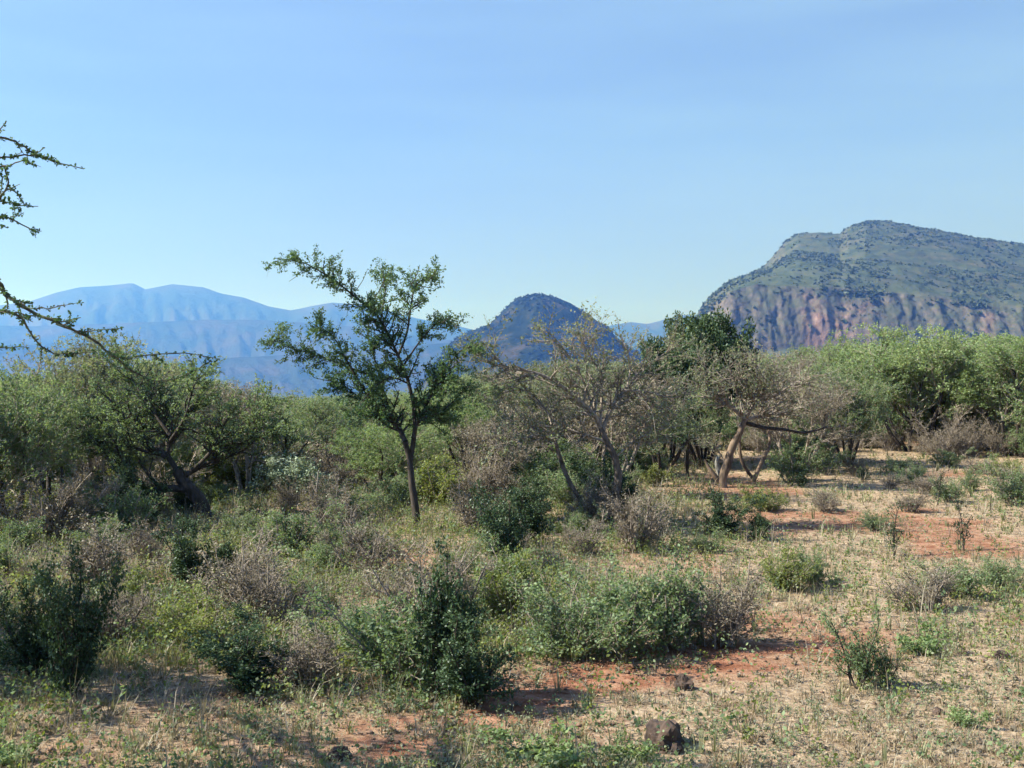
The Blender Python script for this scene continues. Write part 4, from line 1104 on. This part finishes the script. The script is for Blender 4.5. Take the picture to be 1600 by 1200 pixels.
# ------------------------------------------------------------------ grass, dead stalks and litter
rng = np.random.default_rng(9)
def scatter(n, y0, y1, pxmin=-260, pxmax=1860, pw=1.0):
    # even over the picture's depth: more per square metre near the camera
    u = rng.random(n); Y = (y0 ** (1 - pw) + u * (y1 ** (1 - pw) - y0 ** (1 - pw))) ** (1 / (1 - pw)) if pw != 1.0 else y0 * (y1 / y0) ** u
    px = rng.uniform(pxmin, pxmax, n)
    X = (px - 800) / F * Y
    return X, Y
def blades(name, n, per, hgt, wid, mat, dens, y0=7.2, y1=45, splay=0.6, tintf=None, pw=1.0, curl=0.35, label=None):
    X, Y = scatter(n, y0, y1, pw=pw)
    ok = rng.random(n) < dens(X, Y); X = X[ok]; Y = Y[ok]; n = len(X)
    Z = gz(X, Y) - 0.01
    H = hgt * (0.45 + 0.9 * rng.random(n))
    X = np.repeat(X, per); Y = np.repeat(Y, per); Z = np.repeat(Z, per); H = np.repeat(H, per) * (0.5 + 0.6 * rng.random(n * per))
    m = n * per
    az = rng.random(m) * 2 * pi; sp = splay * rng.random(m)
    bx = X + np.cos(az) * 0.05 * rng.random(m); by = Y + np.sin(az) * 0.05 * rng.random(m)
    dx = np.cos(az) * sp; dy = np.sin(az) * sp
    ln = np.sqrt(1 + sp ** 2)
    sx = -np.sin(az); sy = np.cos(az)
    w = wid * (0.6 + 0.8 * rng.random(m)) * np.maximum(1.0, Y / 14)   # tufts farther off merge into broader blades
    B0 = np.stack([bx - sx * w, by - sy * w, Z], -1); B1 = np.stack([bx + sx * w, by + sy * w, Z], -1)
    mz = Z + H * 0.55 / ln; mxx = bx + dx * H * 0.5 / ln; myy = by + dy * H * 0.5 / ln
    M0 = np.stack([mxx - sx * w * .7, myy - sy * w * .7, mz], -1); M1 = np.stack([mxx + sx * w * .7, myy + sy * w * .7, mz], -1)
    T = np.stack([bx + dx * H * (1 + curl) / ln, by + dy * H * (1 + curl) / ln, Z + H * (1 - curl * sp) / ln], -1)
    V = np.stack([B0, B1, M1, M0, T], 1).reshape(-1, 3)
    k = np.arange(m)[:, None] * 5
    tint = np.clip(np.repeat(rng.random(n), per) * 0.55 + rng.random(m) * 0.45 + (0 if tintf is None else tintf(X, Y)), 0, 1)
    g = Geo()
    g.add(V, q=k + np.array([[0, 1, 2, 3]]), tint=tint)
    t2 = k + np.array([[3, 2, 4]]); g.t.append(t2); g.tt.append(tint.astype(np.float32))
    o = link(name, g.mesh(name, mat)); tag(o, kind='stuff')
    return o
ROCKS = [foot(1040, 1172), foot(1072, 1085)]
def off_rock(X, Y): return np.prod([np.hypot(X - q.x, (Y - q.y) * 0.6) > 0.28 for q in ROCKS], axis=0)
def d_straw(X, Y): return off_rock(X, Y) * np.clip(1.0 - 1.5 * bare(X, Y), 0.03, 1) * np.clip((fbm(X / 0.8, Y / 0.8, 61, 3) - 0.32) * 3.2, 0.08, 1) * np.clip((vnoise(X * 6, Y * 6, 62) - 0.2) * 2.2, 0.1, 1)
def d_green(X, Y):
    px = X / Y * F + 800
    a = np.clip((fbm(X / 2.2, Y / 2.2, 63, 3) - 0.42) * 4, 0.0, 1)
    left = 1.5 - 1.1 * sstep(850, 1250, px)
    return off_rock(X, Y) * np.clip(a * (1 - 1.4 * bare(X, Y)) * left, 0, 1)
blades('dry_grass', 64000, 9, 0.095, 0.0038, M['straw'], d_straw, splay=2.2, curl=0.2)
blades('green_grass', 34000, 7, 0.11, 0.004, M['grass'], d_green, splay=0.9)
def d_left(X, Y):
    px = X / Y * F + 800; py = HORIZON + EYE.z / Y * F
    return np.clip((fbm(X / 1.6, Y / 1.6, 69, 3) - 0.24) * 3.5, 0, 1) * (1 - 0.9 * bare(X, Y)) * (1 - 0.8 * sstep(900, 1250, px)) * (1 - 0.85 * sstep(1020, 1080, py))
def d_twig(X, Y):
    px = X / Y * F + 800; py = HORIZON + EYE.z / Y * F
    return np.clip((fbm(X / 1.3, Y / 1.3, 73, 3) - 0.38) * 4, 0, 1) * (1 - 0.9 * bare(X, Y)) * (1 - 0.92 * sstep(900, 1200, px)) * (1 - 0.95 * sstep(1030, 1090, py))
blades('twiggy_undergrowth', 26000, 7, 0.45, 0.0042, M['dry'], d_twig, splay=1.3)
blades('tall_green_grass', 11000, 9, 0.26, 0.005, M['grass'], d_left, splay=0.6)
blades('tall_dry_grass', 5000, 5, 0.34, 0.003, M['straw'], lambda X, Y: d_straw(X, Y) * 0.6 * (bare(X, Y + 0.5) < 0.35) * (bare(X, Y) < 0.35) * sstep(9, 13, Y), splay=0.7)
def forbs(name, n, mat, size, hgt, dens, y1=34):
    X, Y = scatter(n, 7.2, y1); ok = rng.random(n) < dens(X, Y); X = X[ok]; Y = Y[ok]; n = len(X); per = 22
    Z = gz(X, Y); s = np.repeat(0.5 + rng.random(n), per)
    P = np.stack([np.repeat(X, per), np.repeat(Y, per), np.repeat(Z, per)], -1)
    ns = 5; sa = rng.random((n, ns)) * 2 * pi; sr = rng.random((n, ns)) * 0.6 + 0.15; sh = 0.6 + 0.5 * rng.random((n, ns))   # leaves sit along a few stems
    k = rng.integers(0, ns, (n, per)); rows_ = np.arange(n)[:, None]
    a = sa[rows_, k].ravel(); t = (0.1 + 0.9 * rng.random(n * per)); L = sh[rows_, k].ravel() * hgt * s; r = sr[rows_, k].ravel() * L * t + 0.01
    P[:, 0] += np.cos(a) * r; P[:, 1] += np.sin(a) * r; P[:, 2] += t * L * (1 - 0.15 * t)
    g = Geo(); leaves_on(g, P, size, rng, 0.008, 0.6, 0.3, tint=np.clip(np.repeat(rng.random(n), per) * 0.6 + rng.random(n * per) * 0.4, 0, 1))
    tag(link(name, g.mesh(name, mat)), kind='stuff')
forbs('ground_cover', 9000, M['greygreen'], 0.022, 0.14, lambda X, Y: np.clip((fbm(X / 1.7, Y / 1.7, 65, 3) - 0.36) * 3, 0, 1) * (1 - 0.8 * bare(X, Y)))
blades('dead_stalks', 22000, 6, 0.13, 0.004, M['dry'], lambda X, Y: (1 - 0.8 * bare(X, Y)) * 0.9 * np.clip((fbm(X / 0.6, Y / 0.6, 71, 3) - 0.42) * 5, 0, 1), splay=2.4, curl=0.15)
forbs('tall_herbs', 11000, M['yellow'], 0.035, 0.32, d_left)
forbs('scrubby_undergrowth', 12000, M['greygreen'], 0.03, 0.42, d_twig)
forbs('green_herbs', 12000, M['green'], 0.04, 0.38, lambda X, Y: d_left(X, Y) * np.clip((fbm(X / 1.2, Y / 1.2, 79, 3) - 0.35) * 4, 0, 1))
forbs('leafy_ground_cover', 6000, M['green'], 0.035, 0.16, lambda X, Y: np.clip((fbm(X / 2.4, Y / 2.4, 67, 3) - 0.45) * 4, 0, 1) * (1 - 0.9 * bare(X, Y)) * (1 - 0.5 * sstep(850, 1250, X / Y * F + 800)))
forbs('leaf_litter', 9000, M['dry'], 0.03, 0.03, lambda X, Y: 0.35 + 0 * X)
# pebbles and clods
def pebbles():
    n = 10000; X, Y = scatter(n, 7.2, 26); ok = rng.random(n) < 0.25 + 0.75 * bare(X, Y); X = X[ok]; Y = Y[ok]; n = len(X)
    Z = gz(X, Y)
    oct_ = np.array([[1, 0, 0], [0, 1, 0], [-1, 0, 0], [0, -1, 0], [0, 0, 1], [0, 0, -.5]], float)
    s = 0.006 + 0.034 * rng.random(n) ** 4
    V = np.stack([X, Y, Z + s * 0.2], -1)[:, None, :] + oct_[None] * s[:, None, None] * (0.7 + 0.6 * rng.random((n, 6, 1))) * np.array([1, 1, 0.7])
    f = np.array([[0, 1, 4], [1, 2, 4], [2, 3, 4], [3, 0, 4], [1, 0, 5], [2, 1, 5], [3, 2, 5], [0, 3, 5]])
    g = Geo(); g.add(V.reshape(-1, 3), t=(np.arange(n)[:, None, None] * 6 + f[None]).reshape(-1, 3))
    tag(link('pebbles', g.mesh('pebbles', bark_mat('clod', (0.06, 0.036, 0.027), (0.20, 0.12, 0.085), 20.0))), kind='stuff')
pebbles()

# ------------------------------------------------------------------ haze
def haze():
    import bmesh
    me = bpy.data.meshes.new('haze'); bm = bmesh.new()
    bmesh.ops.create_cube(bm, size=1.0); bm.to_mesh(me); bm.free()
    o = link('haze', me)
    z0, z1 = -175.0, 800.0
    o.scale = (30000, 30000, z1 - z0); o.location = (0, 0, (z0 + z1) / 2)
    m, nt, out = new_mat("haze_air")
    v = nd(nt, "ShaderNodeVolumePrincipled")
    v.inputs["Color"].default_value = (0.09, 0.265, 1.0, 1)
    v.inputs["Absorption Color"].default_value = (1, 1, 1, 1)
    v.inputs["Density"].default_value = 2.1e-4
    v.inputs["Anisotropy"].default_value = 0.36
    nt.links.new(v.outputs[0], out.inputs["Volume"])
    me.materials.append(m)
    tag(o, kind='stuff')
haze()
